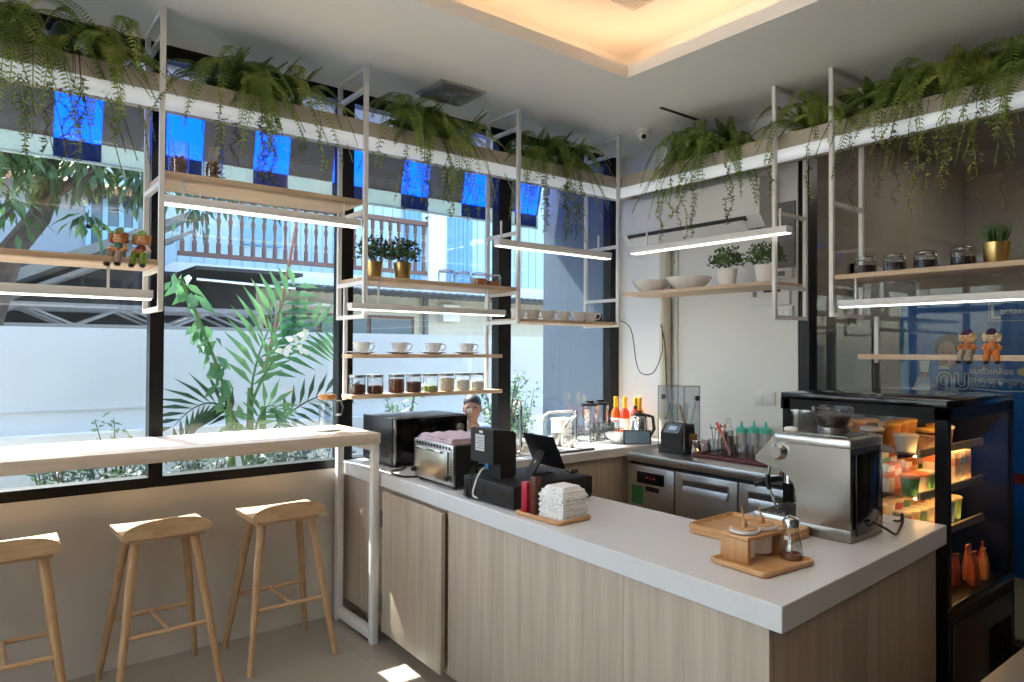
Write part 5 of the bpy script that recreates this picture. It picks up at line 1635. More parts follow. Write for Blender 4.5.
# syrup bottles
syr = [(222, 96, 34), (206, 64, 30), (226, 150, 40), (196, 60, 40)]
for k, (x, y, cap, lab) in enumerate(((3.97, 3.73, (224, 170, 40), 'orange syrup bottle with yellow pourer, leftmost of the row'), (3.98, 3.645, (226, 176, 48), 'red orange syrup bottle with yellow pourer, second of the row'),
                                 (4.06, 3.57, (220, 160, 36), 'amber syrup bottle with yellow pourer, third of the row'), (3.98, 3.54, (60, 50, 60), 'red syrup bottle with dark neck, rightmost of the row'))):
    t = T('syrup_bottle', lab, 'bottle', (x, y, ZS), 0, 'syrup bottles by the back wall')
    MB().lathe([(0.034, 0.0), (0.037, 0.004), (0.037, 0.165), (0.03, 0.19), (0.015, 0.215), (0.014, 0.255), (0, 0.255)], 22).build('bottle_body', M('syrup', syr[k], 0.15, spec=0.8), t)
    MB().lathe([(0.0375, 0.05), (0.0376, 0.055), (0.0376, 0.13), (0.0375, 0.135)], 22, caps=False).build('label', M('bottle label', ((206, 226, 236), (240, 210, 190), (226, 90, 50), (236, 220, 200))[k], 0.6, noise=0.25, nscale=40), t)
    MB().lathe([(0.0165, 0.235), (0.017, 0.29), (0.013, 0.298), (0, 0.299)], 16).build('pourer', M('pourer', (226, 170, 44), 0.4), t)
    MB().lathe([(0.0155, 0.215), (0.0172, 0.236), (0.0155, 0.24)], 16, caps=False).build('neck_band', M('neck band', cap, 0.5), t)
ke = T('kettle', 'tapered steel kettle with black handle by the power cable', 'kettle', (3.88, 3.41, ZS))
MB().lathe([(0.07, 0.0), (0.074, 0.006), (0.07, 0.04), (0.056, 0.16), (0.05, 0.18), (0.0, 0.186)], 28).build('body', chrome, ke)
MB().lathe([(0.05, 0.178), (0.046, 0.195), (0.012, 0.2), (0.012, 0.212), (0, 0.214)], 20).build('lid', black_pl, ke)
MB().tube([(0.02, -0.05, 0.185), (0.03, -0.095, 0.175), (0.035, -0.105, 0.09), (0.03, -0.072, 0.03)], [0.011, 0.012, 0.012, 0.009], 10).build('handle', black_pl, ke)
MB().prism([(-0.05, 0.14), (-0.085, 0.172), (-0.05, 0.178)], -0.012, 0.012, 'y').build('spout', chrome, ke)
bl = MB().lathe([(0.035, 0.0), (0.04, 0.004), (0.085, 0.05), (0.092, 0.07), (0.088, 0.07), (0.08, 0.05), (0.036, 0.01), (0, 0.009)], 30).build('salad_bowl', white_cer)
bl.location = (3.64, 3.40, ZS)
tag(bl, 'white bowl in front of the syrup bottles', 'bowl')
ph = T('phone', 'black smartphone leaning sideways on the worktop corner', 'phone', (3.655, 3.235, ZS), R(-42))
MB().obox((0, 0, 0.056), (0.19, 0.010, 0.10), (R(-18), 0, 0), 0.004).build('case', black_pl, ph)
MB().obox((0, -0.0052, 0.0565), (0.172, 0.002, 0.085), (R(-18), 0, 0)).build('screen', M('phone screen', (120, 140, 156), 0.08), ph)
MB().obox((0, 0.035, 0.03), (0.05, 0.06, 0.008), (R(40), 0, 0)).build('prop', black_pl, ph)
tag(MB().box(-0.17, -0.012, 0, 0.17, 0.012, 0.012, 0.002).build('squeegee_bar', steel_dark), 'dark metal bar lying along the worktop edge behind the tablet', 'bar').location = (3.10, 3.27, ZS)

# ------------------------------------------------------------------ fridge top clutter
ZF = 0.885
bb = T('blender', 'blender inside a clear acrylic sound box on the steel fridge', 'blender', (3.62, 2.812, ZF))
MB().box(0.0, 0.0, 0.0, 0.16, 0.21, 0.028, 0.004).build('base', black_pl, bb)
MB().prism([(0.004, 0.028), (0.0, 0.13), (0.05, 0.19), (0.13, 0.19), (0.155, 0.028)], 0.02, 0.19, 'y').build('motor_housing', black_matt, bb)
MB().obox((0.023, 0.105, 0.162), (0.072, 0.12, 0.004), (0, R(-50), 0)).build('control_panel', M('blender panel', (126, 140, 156), 0.2, 0.5), bb)
MB().obox((0.021, 0.105, 0.165), (0.03, 0.06, 0.003), (0, R(-50), 0)).build('panel_display', M('panel display', (200, 216, 236), 0.3), bb)
t_ = 0.004
m = MB()
m.box(0, 0, 0.028, 0.16, t_, 0.435).box(0, 0.21 - t_, 0.028, 0.16, 0.21, 0.435).box(0.16 - t_, t_, 0.028, 0.16, 0.21 - t_, 0.435).box(0, t_, 0.22, t_, 0.21 - t_, 0.435).box(0, 0, 0.435, 0.16, 0.21, 0.439)
m.build('sound_box', acrylic, bb)
m = MB()
for a, b in (((0, 0, .437), (.16, 0, .437)), ((0, .21, .437), (.16, .21, .437)), ((0, 0, .437), (0, .21, .437)), ((.16, 0, .437), (.16, .21, .437)), ((0, 0, .03), (0, 0, .437)), ((0, .21, .03), (0, .21, .437)), ((.16, 0, .03), (.16, 0, .437))):
    m.bar(a, b, 0.004, 0.004)
m.build('box_edge', grey_pl, bb)
for a in ((0.13, -0.006, 0.36), (0.06, 0.216, 0.36)):
    MB().cyl((a[0], a[1] - 0.006, a[2]), (a[0], a[1] + 0.006, a[2]), 0.017, seg=18).build('hinge_knob', black_pl, bb)
MB().tube([(0.13, -0.004, 0.36), (0.07, -0.004, 0.22), (0.06, -0.004, 0.19)], 0.003, 6).build('hinge_arm', grey_pl, bb)
MB().lathe([(0.045, 0.19), (0.05, 0.20), (0.058, 0.29), (0.06, 0.32)], 8, (0.085, 0.105, 0), False).build('jar', clear, bb)
MB().tube([(0.10, 0.07, 0.20), (0.08, 0.10, 0.31)], [0.014, 0.01], 10).build('wooden_tamper', tray_wood, bb)
gj = T('spice_jar', 'amber jar with gold lid beside the blender box', 'jar', (3.735, 2.84, ZF))
MB().lathe([(0.03, 0), (0.034, 0.004), (0.034, 0.095), (0.03, 0.102), (0, 0.102)], 22).build('jar_body', M('amber jar', (176, 104, 50), 0.2, noise=0.4, nscale=45), gj)
MB().lathe([(0.034, 0.102), (0.036, 0.104), (0.036, 0.128), (0, 0.13)], 22).build('lid', M('gold lid', (190, 146, 70), 0.3, 0.9), gj)
mj = T('milk_jug', 'small steel milk jug beside the amber jar', 'jug', (3.69, 2.775, ZF))
MB().lathe([(0.03, 0), (0.036, 0.004), (0.036, 0.04), (0.028, 0.08), (0.031, 0.092), (0.028, 0.09), (0.026, 0.08), (0.03, 0.01), (0, 0.008)], 22).build('body', chrome, mj)
MB().tube([(0.0, -0.032, 0.078), (0, -0.06, 0.07), (0, -0.055, 0.03), (0, -0.034, 0.02)], 0.004, 8).build('handle', chrome, mj)
wj = T('milk_jug', 'white milk jug with black handle in front of the spoons', 'jug', (3.80, 2.79, ZF))
MB().lathe([(0.028, 0), (0.033, 0.004), (0.034, 0.05), (0.038, 0.088), (0.035, 0.087), (0.03, 0.05), (0.028, 0.01), (0, 0.008)], 22).build('body', white_cer, wj)
MB().tube([(-0.01, -0.034, 0.07), (-0.02, -0.062, 0.06), (-0.018, -0.058, 0.02), (-0.008, -0.033, 0.012)], 0.006, 8).build('handle', black_pl, wj)
MB().ball((-0.032, 0.012, 0.084), 0.012, (1.5, 0.8, 0.6), 10).build('spout', white_cer, wj)
# maroon tray mat
mm = T('maroon_tray', 'maroon rimmed tray under the glasses and squeeze bottles', 'tray', (3.87, 2.51, ZF))
MB().box(-0.22, -0.25, 0, 0.25, 0.25, 0.006, 0.002).build('mat', M('maroon plastic', (84, 40, 40), 0.5), mm)
for p0, p1 in (((-0.22, -0.25, .01), (-0.22, 0.25, .01)), ((0.25, -0.25, .01), (0.25, 0.25, .01)), ((-0.22, -0.25, .01), (0.25, -0.25, .01)), ((-0.22, 0.25, .01), (0.25, 0.25, .01))):
    MB().cyl(p0, p1, 0.0125, seg=12).build('rim', M('maroon rim', (92, 42, 42), 0.5), mm)
ZT = ZF + 0.006
# tumblers and utensil glasses
gl = [(3.76, 2.69, 0.10, 0.034), (3.86, 2.69, 0.14, 0.032), (3.77, 2.595, 0.115, 0.042), (3.95, 2.71, 0.14, 0.03), (3.76, 2.49, 0.09, 0.042), (3.80, 2.40, 0.085, 0.036), (3.87, 2.62, 0.12, 0.033)]
gn = ['clear glass holding spoons nearest the white jug', 'tall clear glass of stirrers behind the spoons', 'wide clear glass measuring cup with pink spatula', 'tall clear glass at the back of the maroon tray',
      'clear square glass in front of the squeeze bottles', 'small clear glass in front of the right squeeze bottle', 'clear glass standing behind the measuring cup']
for (x, y, h, r_), lab in zip(gl, gn):
    lathe_thing('drinking_glass', lab, 'glass', (x, y, ZT), [(r_ * 0.82, 0.0), (r_ * 0.85, 0.003), (r_, h), (r_ * 0.96, h), (r_ * 0.8, 0.008), (0, 0.008)], clear, 22, 'glasses on the maroon tray')
pk = T('pink_spatula', 'coral pink spatula standing in the measuring cup', 'spatula', (3.77, 2.595, ZT + 0.012))
MB().tube([(0.0, -0.02, 0.0), (0.0, 0.02, 0.09), (0.0, 0.045, 0.135)], [0.006, 0.006, 0.006], 8).build('handle', M('coral plastic', (226, 120, 100), 0.4), pk)
MB().obox((0.0, 0.062, 0.165), (0.006, 0.026, 0.07), (R(-28), 0, 0), 0.003).build('blade', M('coral blade', (232, 112, 92), 0.4), pk)
for k, (x, y, dx, dy, lab) in enumerate(((3.76, 2.69, 0.01, 0.02, 'steel spoon leaning left in the spoon glass'), (3.76, 2.685, -0.012, -0.018, 'steel spoon leaning right in the spoon glass'), (3.86, 2.69, 0.015, 0.02, 'long steel stirrer in the tall glass'), (3.86, 2.69, -0.01, -0.02, 'wooden stirrer in the tall glass'))):
    t = T('spoon', lab, 'spoon', (x, y, ZT + 0.012), 0, 'spoons and stirrers')
    mt_ = tray_wood if k == 3 else chrome
    MB().tube([(-dx * .6, -dy * .6, 0), (dx, dy, 0.15)], 0.0026, 6).build('handle', mt_, t)
    MB().ball((dx * 1.15, dy * 1.15, 0.165), 0.011, (0.5, 1, 1.6), 10).build('bowl', mt_, t)
sb = None
teal = M('teal cap', (96, 212, 188), 0.4)
for k, (x, y, s, lab) in enumerate(((4.02, 2.66, 1.1, 'clear squeeze bottle with teal nozzle, leftmost of three'), (4.04, 2.58, 1.04, 'clear squeeze bottle with teal nozzle, middle of three'), (4.055, 2.505, 1.04, 'clear squeeze bottle with teal nozzle, rightmost of three'))):
    if not sb:
        sb = T('squeeze_bottle', lab, 'bottle', (x, y, ZT), 0, 'squeeze bottles with teal caps')
        MB().lathe([(0.032, 0.0), (0.036, 0.004), (0.036, 0.12), (0.033, 0.136)], 24, caps=True).build('bottle_body', frost, sb)
        MB().lathe([(0.037, 0.128), (0.038, 0.131), (0.038, 0.156), (0.02, 0.164), (0.009, 0.168), (0.006, 0.2), (0, 0.2)], 24).build('nozzle_cap', teal, sb)
    else:
        dup(sb, (x, y, ZT), 0, lab, s)
lathe_thing('clear_flask', 'clear glass bottle with white top behind the squeeze bottles', 'bottle', (4.08, 2.80, ZF), [(0.035, 0.0), (0.038, 0.004), (0.038, 0.12), (0.018, 0.17), (0.016, 0.215), (0, 0.216)], clear, 22)
oc = T('orange_container', 'orange plastic container behind the coffee machine', 'container', (4.07, 2.36, ZF))
MB().lathe([(0.05, 0), (0.054, 0.004), (0.06, 0.09), (0, 0.09)], 24).build('tub', M('orange tub', (226, 104, 44), 0.4), oc)
MB().lathe([(0.061, 0.088), (0.063, 0.092), (0.063, 0.108), (0.05, 0.118), (0, 0.119)], 24).build('lid', M('orange lid', (226, 150, 96), 0.3), oc)
tag(MB().box(-0.16, -0.08, 0, 0.16, 0.08, 0.018, 0.004).build('chopping_board', M('reddish wood', (126, 70, 52), 0.5, noise=0.15, nscale=12)), 'reddish wooden board behind the drip tray of the coffee machine', 'board').location = (3.62, 1.98, ZF)

# ------------------------------------------------------------------ back wall fittings
ac = T('air_conditioner', 'white split air conditioner on the back wall', 'air conditioner', (XB - 0.003, 2.47, 2.335))
prof = [(0, 0.0), (0, 0.335), (-0.16, 0.335), (-0.215, 0.31), (-0.225, 0.24), (-0.22, 0.085), (-0.15, 0.012), (-0.05, 0.0)]
def mirror_prof(p, a, b, name, mat, par):
    m = MB()
    m.rings([[(u, a, v) for u, v in p], [(u, b, v) for u, v in p]])
    return m.build(name, mat, par)
mirror_prof(prof, 0.0, 1.16, 'body', white_steel, ac)
mirror_prof([(-0.2262, 0.10), (-0.2312, 0.24), (-0.221, 0.318), (-0.215, 0.318), (-0.222, 0.24), (-0.2195, 0.10)], 0.03, 1.13, 'front_panel', white_steel, ac)
mirror_prof([(-0.224, 0.080), (-0.200, 0.055), (-0.19, 0.06), (-0.216, 0.086)], 0.10, 1.11, 'air_slot', M('slot grey', (58, 58, 58), 0.6), ac)
mirror_prof([(-0.212, 0.056), (-0.150, -0.001), (-0.146, 0.006), (-0.204, 0.062)], 0.12, 1.09, 'louver', white_steel, ac)
MB().box(-0.17, 0.04, -0.002, -0.12, 0.11, 0.004).build('receiver_window', grey_pl, ac)
pp = T('wall_trunking', 'cream vertical pipe trunking on the back wall', 'pipe', (XB - 0.002, 3.36, 0))
MB().cyl((-0.045, 0, 0.91), (-0.045, 0, 2.34), 0.043, seg=24).build('pipe', M('cream plastic', (214, 206, 188), 0.5), pp)
for z in (1.2, 1.75, 2.2):
    MB().box(-0.02, -0.06, z, 0, 0.06, z + 0.02).build('clip', white_matt, pp)
MB().box(-0.012, -0.085, 0.91, 0, -0.065, 2.34).build('cable_cover', white_matt, pp)
sw = T('wall_sockets', 'white double socket plate on the back wall', 'socket', (XB - 0.001, 2.565, 1.20))
MB().box(-0.012, -0.075, 0, 0, 0.075, 0.085, 0.003).build('plate', white_matt, sw)
for a in (-0.035, 0.03):
    MB().box(-0.016, a - 0.022, 0.02, -0.011, a + 0.022, 0.065, 0.002).build('rocker', white_cer, sw)
gp = T('wall_panel', 'dark grey panel cover on the wall right of the air conditioner', 'panel', (XB - 0.001, 2.42, 2.09))
MB().box(-0.018, -0.07, 0, 0, 0.06, 0.42, 0.003).build('cover', grey_pl, gp)
for lab, y0, y1, z0, z1, dark in (('white breaker box below the dark grey wall panel', 2.36, 2.52, 2.02, 2.085, 0), ('white remote control holder below the back shelf', 2.38, 2.66, 1.85, 1.965, 1), ('white switch plate with three rockers below the breaker box', 2.36, 2.50, 1.755, 1.84, 2)):
    t = T('wall_box', lab, 'wall box', (XB - 0.001, (y0 + y1) / 2, z0))
    hw = (y1 - y0) / 2
    MB().box(-0.03, -hw, 0, 0, hw, z1 - z0, 0.004).build('case', white_matt, t)
    if dark == 1:
        MB().box(-0.032, hw - 0.05, 0.06, -0.029, hw - 0.02, 0.095).build('dark_mark', grey_pl, t)
        MB().box(-0.032, -hw + 0.06, 0.085, -0.029, hw - 0.1, 0.105).build('display', black_pl, t)
    if dark == 2:
        for a in (-0.04, 0, 0.04):
            MB().box(-0.034, a - 0.015, 0.02, -0.029, a + 0.015, 0.065, 0.002).build('rocker', white_cer, t)
    if dark == 0:
        MB().box(-0.033, -0.03, 0.015, -0.029, 0.03, 0.045).build('breaker_lever', grey_pl, t)
tag(MB().cable([(3.66, 3.62, 1.765), (3.78, 3.52, 1.77), (3.84, 3.46, 1.70), (3.88, 3.44, 1.45), (3.93, 3.42, 1.38), (3.98, 3.36, 1.40), (4.02, 3.32, 1.55), (4.03, 3.33, 1.70), (4.04, 3.35, 1.74), (4.06, 3.33, 1.60), (4.07, 3.32, 1.30), (4.07, 3.30, 1.12), (4.05, 3.32, 1.05)], 0.0035, 6).build('black_cable', black_pl), 'thin black cable looping down the back wall', 'cable')

# ------------------------------------------------------------------ ceiling fittings
vt = T('ceiling_vent', 'square metal ceiling air vent above the left windows', 'vent', (2.285, 3.50, 3.098))
MB().box(-0.16, -0.14, -0.012, 0.16, 0.14, 0.0).build('frame', M('vent metal', (196, 196, 192), 0.3, 0.5), vt)
m = MB()
for k in range(4):
    a, b = 0.14 - k * 0.032, 0.12 - k * 0.028
    for s in (-1, 1):
        m.obox((s * a, 0, -0.018), (0.018, 2 * b, 0.004), (0, s * R(35), 0))
        m.obox((0, s * b, -0.018), (2 * a, 0.018, 0.004), (-s * R(35), 0, 0))
m.build('vanes', M('vane metal', (190, 190, 188), 0.3, 0.5, noise=0.25, nscale=60), vt)
ca = T('dome_camera', 'small white dome camera on the ceiling near the corner', 'camera', (3.735, 3.25, 3.1))
MB().lathe([(0.0, 0.0), (0.05, 0.0), (0.05, -0.02), (0.042, -0.028), (0.0, -0.028)][::-1], 24).build('base', white_matt, ca)
MB().ball((0, 0, -0.045), 0.038, seg=20).build('dome', white_matt, ca)
MB().ball((-0.028, -0.022, -0.058), 0.017, seg=14).build('lens', black_gloss, ca)
MB().box(-0.19, -0.012, -0.004, 0.19, 0.012, 0.0).build('slot', black_matt)
sl = bpy.data.objects['slot']
sl.name = 'slot_diffuser'
sl.location = (3.66, 2.883, 3.1)
tag(sl, 'thin dark slot air diffuser in the ceiling right of the corner', 'vent')
sp = T('ceiling_speaker', 'square white grille in the lit ceiling recess', 'grille', (2.77, 2.475, 3.42), R(0))
MB().box(-0.09, -0.09, -0.012, 0.09, 0.09, 0).build('frame', M('grille white', (206, 200, 192), 0.5), sp)
m = MB()
for i in range(8):
    m.box(-0.075, -0.075 + i * 0.02, -0.016, 0.075, -0.067 + i * 0.02, -0.012)
m.build('slats', white_matt, sp)

# ------------------------------------------------------------------ display case contents
DX, DY = 2.955, 1.06
def at_case(x, y, z):
    return (DX + x, DY + y, z)
def lid_cup(label, loc, r, h, body, lid, grp, strip=None):
    t = T('dessert_cup', label, 'dessert', loc, 0, grp)
    MB().lathe([(r * 0.78, 0.0), (r * 0.8, 0.003), (r * 0.97, h), (0, h)], 22).build('cup', body, t)
    MB().lathe([(r, h), (r * 1.05, h + 0.003), (r * 1.05, h + 0.01), (r * 0.9, h + 0.015), (0, h + 0.016)], 22).build('lid', lid, t)
yel = M('yellow lid', (206, 160, 70), 0.4)
brn = M('brown dessert', (96, 66, 44), 0.5, noise=0.3, nscale=40)
clr = M('milky cup', (196, 196, 190), 0.4)
pud = M('caramel pudding', (176, 120, 60), 0.4, noise=0.15, nscale=30)
top_row = [(0.10, 0.19, 0.045, 0.055, clr, clr, 'milky white tub at the front left of the top case shelf'), (0.20, 0.18, 0.04, 0.045, brn, brn, 'dark brown dessert cup at the front of the top case shelf'),
           (0.11, 0.33, 0.045, 0.07, brn, clr, 'brown dessert cup with clear lid behind the milky tub'), (0.23, 0.31, 0.045, 0.085, pud, yel, 'tall caramel cup with yellow lid, left of two at the front'),
           (0.34, 0.20, 0.045, 0.06, brn, yel, 'brown cup with yellow lid near the front post of the case'), (0.36, 0.33, 0.045, 0.085, pud, yel, 'tall caramel cup with yellow lid, middle of the top case shelf'),
           (0.47, 0.21, 0.045, 0.07, pud, yel, 'caramel cup with yellow lid behind the front glass'), (0.24, 0.46, 0.045, 0.085, pud, yel, 'tall caramel cup with yellow lid at the back of the top shelf'), (0.12, 0.47, 0.045, 0.08, brn, yel, 'brown cup with yellow lid at the back left of the top shelf')]
top_row += [(0.56, 0.22, 0.045, 0.06, brn, clr, 'brown dessert cup with clear lid at the right of the top case shelf'), (0.47, 0.34, 0.045, 0.085, pud, yel, 'tall caramel cup with yellow lid behind the front glass, rear row'), (0.36, 0.46, 0.045, 0.08, brn, yel, 'brown cup with yellow lid, back row middle of the top shelf'), (0.29, 0.19, 0.036, 0.035, brn, brn, 'low dark brownie cup between the tubs of the top shelf')]
for x, y, r_, h, b_, l_, lab in top_row:
    lid_cup(lab, at_case(x, y, 1.145), r_, h, b_, l_, 'desserts on the top case shelf')
def carton(label, loc, s, col, col2, grp, rz=0):
    t = T('drink_carton', label, 'carton', loc, rz, grp)
    MB().box(-s[0] / 2, -s[1] / 2, 0, s[0] / 2, s[1] / 2, s[2], 0.002).build('carton_body', M('carton', col, 0.5, noise=0.25, nscale=28), t)
    MB().box(-s[0] / 2 - 0.001, -s[1] / 2 - 0.001, s[2] * 0.55, s[0] / 2 + 0.001, s[1] / 2 + 0.001, s[2] * 0.8).build('colour_band', M('carton band', col2, 0.5, noise=0.2, nscale=40), t)
    MB().box(-s[0] * 0.3, -0.004, s[2], s[0] * 0.3, 0.004, s[2] + 0.006).build('top_fold', M('carton fold', col, 0.5), t)
O_, W__, G_, P_c = (222, 120, 60), (226, 214, 196), (84, 150, 84), (206, 150, 130)
mid = [(0.06, 0.26, W__, O_, 'white and orange carton at the left of the middle case shelf'), (0.145, 0.27, O_, W__, 'orange carton, second from left on the middle case shelf'), (0.23, 0.26, W__, O_, 'white carton with orange band, third on the middle case shelf'),
       (0.31, 0.27, O_, (236, 190, 120), 'orange carton left of the case front post'), (0.40, 0.26, (236, 220, 190), G_, 'cream carton with green band behind the case front post')]
for x, y, c1, c2, lab in mid:
    carton(lab, at_case(x, y, 0.975), (0.062, 0.06, 0.105), c1, c2, 'cartons on the middle case shelf')
for i, (x, c1, c2, lab) in enumerate(((0.09, O_, G_, 'orange carton with green band, back row left of the middle shelf'), (0.17, W__, (220, 180, 90), 'white carton with yellow band, back row second'), (0.25, (226, 170, 90), O_, 'amber carton, back row third of the middle shelf'), (0.33, W__, G_, 'white carton with green band, back row fourth'), (0.41, O_, W__, 'orange carton with white band, back row rightmost'))):
    carton(lab, at_case(x, 0.40, 0.975), (0.062, 0.06, 0.12), c1, c2, 'cartons on the middle case shelf')
cups_mid = [(0.075, 0.165, G_, (220, 160, 130), 'green yoghurt cup with pink lid at the front of the middle case shelf'), (0.155, 0.16, W__, (226, 130, 90), 'white yoghurt cup with orange lid in front of the cartons'), (0.235, 0.165, G_, (236, 226, 206), 'green yoghurt cup with pale lid in front of the cartons')]
for x, y, c1, c2, lab in cups_mid:
    lid_cup(lab, at_case(x, y, 0.975), 0.036, 0.065, M('yoghurt cup', c1, 0.5, noise=0.15, nscale=40), M('yoghurt lid', c2, 0.5), 'yoghurt cups on the middle case shelf')
for i, (x, c1, c2, lab) in enumerate(((0.32, O_, W__, 'tall orange carton beside the case post at the front'), (0.50, W__, P_c, 'tall white milk carton right of the case post'), (0.565, W__, (150, 190, 196), 'tall white milk carton with blue band, middle one right of the post'), (0.63, (206, 176, 150), P_c, 'tall tan milk carton, farthest right on the middle case shelf'))):
    carton(lab, at_case(x, 0.17, 0.975), (0.058, 0.06, 0.135), c1, c2, 'tall cartons on the middle case shelf')
pack_c = [(176, 60, 44), (206, 170, 90), (90, 130, 70), (196, 180, 150), (206, 90, 60), (226, 200, 130), (70, 96, 140), (130, 160, 80)]
for i in range(8):
    x = 0.07 + i * 0.075
    lab = 'snack tub on the third case shelf, %s' % ('red one farthest left', 'yellow one second from left', 'green one third from left', 'cream one fourth from left', 'orange one left of the case post', 'pale yellow one right of the case post', 'blue one second right of the case post', 'olive green one farthest right')[i]
    lid_cup(lab, at_case(x, 0.19, 0.80), 0.034, 0.085, M('snack tub', pack_c[i], 0.5, noise=0.25, nscale=40), M('snack lid', (206, 190, 150), 0.5), 'snack tubs on the third case shelf')
for i in range(7):
    lab = 'snack tub in the back row of the third case shelf, %s' % ('yellow one farthest left', 'white one second from left', 'red one third from left', 'green one fourth from left', 'tan one fifth from left', 'orange one sixth from left', 'white one farthest right')[i]
    lid_cup(lab, at_case(0.09 + i * 0.08, 0.30, 0.80), 0.036, 0.10, M('snack tub', [(206, 170, 80), (216, 206, 190), (180, 60, 44), (96, 140, 76), (196, 160, 110), (216, 110, 60), (220, 212, 200)][i], 0.5, noise=0.25, nscale=40), M('snack lid', (216, 196, 150), 0.5), 'snack tubs on the third case shelf')
for i, (x, y, c1, lab) in enumerate(((0.37, 0.11, (150, 60, 36), 'dark red snack bag at the left on the case floor'), (0.44, 0.06, (186, 84, 46), 'rust red snack bag, second on the case floor'), (0.50, 0.10, (200, 110, 50), 'orange snack bag, third on the case floor'), (0.565, 0.06, (206, 140, 70), 'amber snack bag, fourth on the case floor'), (0.64, 0.09, (196, 80, 40), 'red orange snack bag, rightmost on the case floor'))):
    t = T('snack_bag', lab, 'snack bag', at_case(x, y, 0.562), R(8 * (i - 2)), 'snack bags on the case floor')
    m = MB()
    rg = []
    for z, a, b in ((0, 0.034, 0.022), (0.02, 0.036, 0.026), (0.08, 0.036, 0.024), (0.13, 0.036, 0.012), (0.145, 0.036, 0.003), (0.16, 0.036, 0.002)):
        rg.append([(a * math.copysign(abs(math.cos(q)) ** 0.5, math.cos(q)), b * math.copysign(abs(math.sin(q)) ** 0.5, math.sin(q)), z) for q in [2 * PI * k / 20 + 0.01 for k in range(20)]])
    m.rings(rg)
    m.build('bag_body', M('snack bag', c1, 0.35, noise=0.3, nscale=30), t)
    MB().box(-0.037, -0.004, 0.146, 0.037, 0.004, 0.164).build('sealed_top', M('bag seal', tuple(int(c * 0.8) for c in c1), 0.4), t)
    t.scale = (0.72, 0.72, 0.8 + 0.06 * (i % 3))

# ------------------------------------------------------------------ low capped half wall in front of the case
hw_ = T('half_wall', 'low wooden half wall with grey stone cap at the bottom right', 'half wall', (0, 0, 0))
MB().box(1.9, 0.72, 0, 4.1, 0.80, 0.455).build('panel', laminate, hw_)
MB().box(1.88, 0.70, 0.455, 4.12, 0.83, 0.50, 0.003).build('stone_cap', M('grey stone cap', (112, 112, 114), 0.4), hw_)

# ------------------------------------------------------------------ poster and things behind the right pane
po = T('poster', 'blue drink poster with a man and Thai lettering behind the right pane', 'poster', (4.62, 1.92, 0.30))
poster_blue = M('poster blue', (18, 104, 186), 0.35, noise=0.12, nscale=2)
MB().box(0, -1.45, 0, 0.02, 0, 1.55).build('board', poster_blue, po)
def disc(cx, cz, rx, rz_, y=0, n=28):
    return [(cx + rx * math.cos(2 * PI * k / n), cz + rz_ * math.sin(2 * PI * k / n)) for k in range(n)]
def printed(name, poly, mat, lvl, par=None):
    # printed shape: thin raised layer on the board, u runs along -y
    d = 0.0015 * lvl
    m = MB()
    m.rings([[(-d, -u, v) for u, v in poly], [(-d - 0.0012, -u, v) for u, v in poly]])
    return m.build(name, mat, par or po)
pr_skin = M('printed skin', (176, 130, 110), 0.4)
pr_hair = M('printed hair', (36, 34, 46), 0.4)
pr_shirt = M('printed pale shirt', (150, 176, 196), 0.4)
pr_navy = M('printed navy', (20, 66, 130), 0.4)
pr_white = M('printed white', (206, 216, 222), 0.4)
pr_cyan = M('printed pale blue', (70, 140, 196), 0.4)
printed('printed_swirl', [(0.02, 0.5), (0.06, 1.2), (0.03, 1.5), (0.0, 1.5), (0.0, 0.5)], pr_cyan, 1)
fig = printed('printed_figure', [(0.10, 0.35), (0.10, 0.98), (0.14, 1.02), (0.2, 1.05), (0.25, 1.12), (0.32, 1.12), (0.37, 1.05), (0.45, 1.0), (0.50, 0.92), (0.54, 0.35)], pr_navy, 2)
printed('printed_shirt_front', [(0.26, 0.5), (0.25, 1.10), (0.32, 1.10), (0.34, 0.5)], pr_shirt, 3)
printed('printed_arm', [(0.08, 0.93), (0.12, 1.12), (0.15, 1.13), (0.17, 1.0), (0.15, 0.88), (0.1, 0.86)], pr_skin, 3)
printed('printed_sleeve', [(0.07, 1.02), (0.1, 1.1), (0.17, 1.1), (0.17, 1.02)], pr_shirt, 4)
printed('printed_hair', disc(0.265, 1.275, 0.068, 0.085), pr_hair, 3)
printed('printed_face', disc(0.262, 1.235, 0.05, 0.085), pr_skin, 4)
printed('printed_cup', [(0.12, 1.13), (0.11, 1.2), (0.17, 1.2), (0.16, 1.13)], pr_white, 4)
for sx in (-0.02, 0.02):
    printed('printed_eye', disc(0.262 + sx, 1.25, 0.008, 0.004, n=12), pr_hair, 5)
printed('printed_mouth', disc(0.262, 1.19, 0.014, 0.004, n=12), M('printed lip', (140, 70, 66), 0.4), 5)
def frame_outline(u0, u1, v0, v1, th, mat, lvl):
    for a in (((u0, v0), (u1, v0), (u1, v0 + th), (u0, v0 + th)), ((u0, v1 - th), (u1, v1 - th), (u1, v1), (u0, v1)), ((u0, v0), (u0 + th, v0), (u0 + th, v1), (u0, v1)), ((u1 - th, v0), (u1, v0), (u1, v1), (u1 - th, v1))):
        printed('logo_border', list(a), mat, lvl)
frame_outline(0.478, 0.74, 1.428, 1.535, 0.004, pr_white, 2)
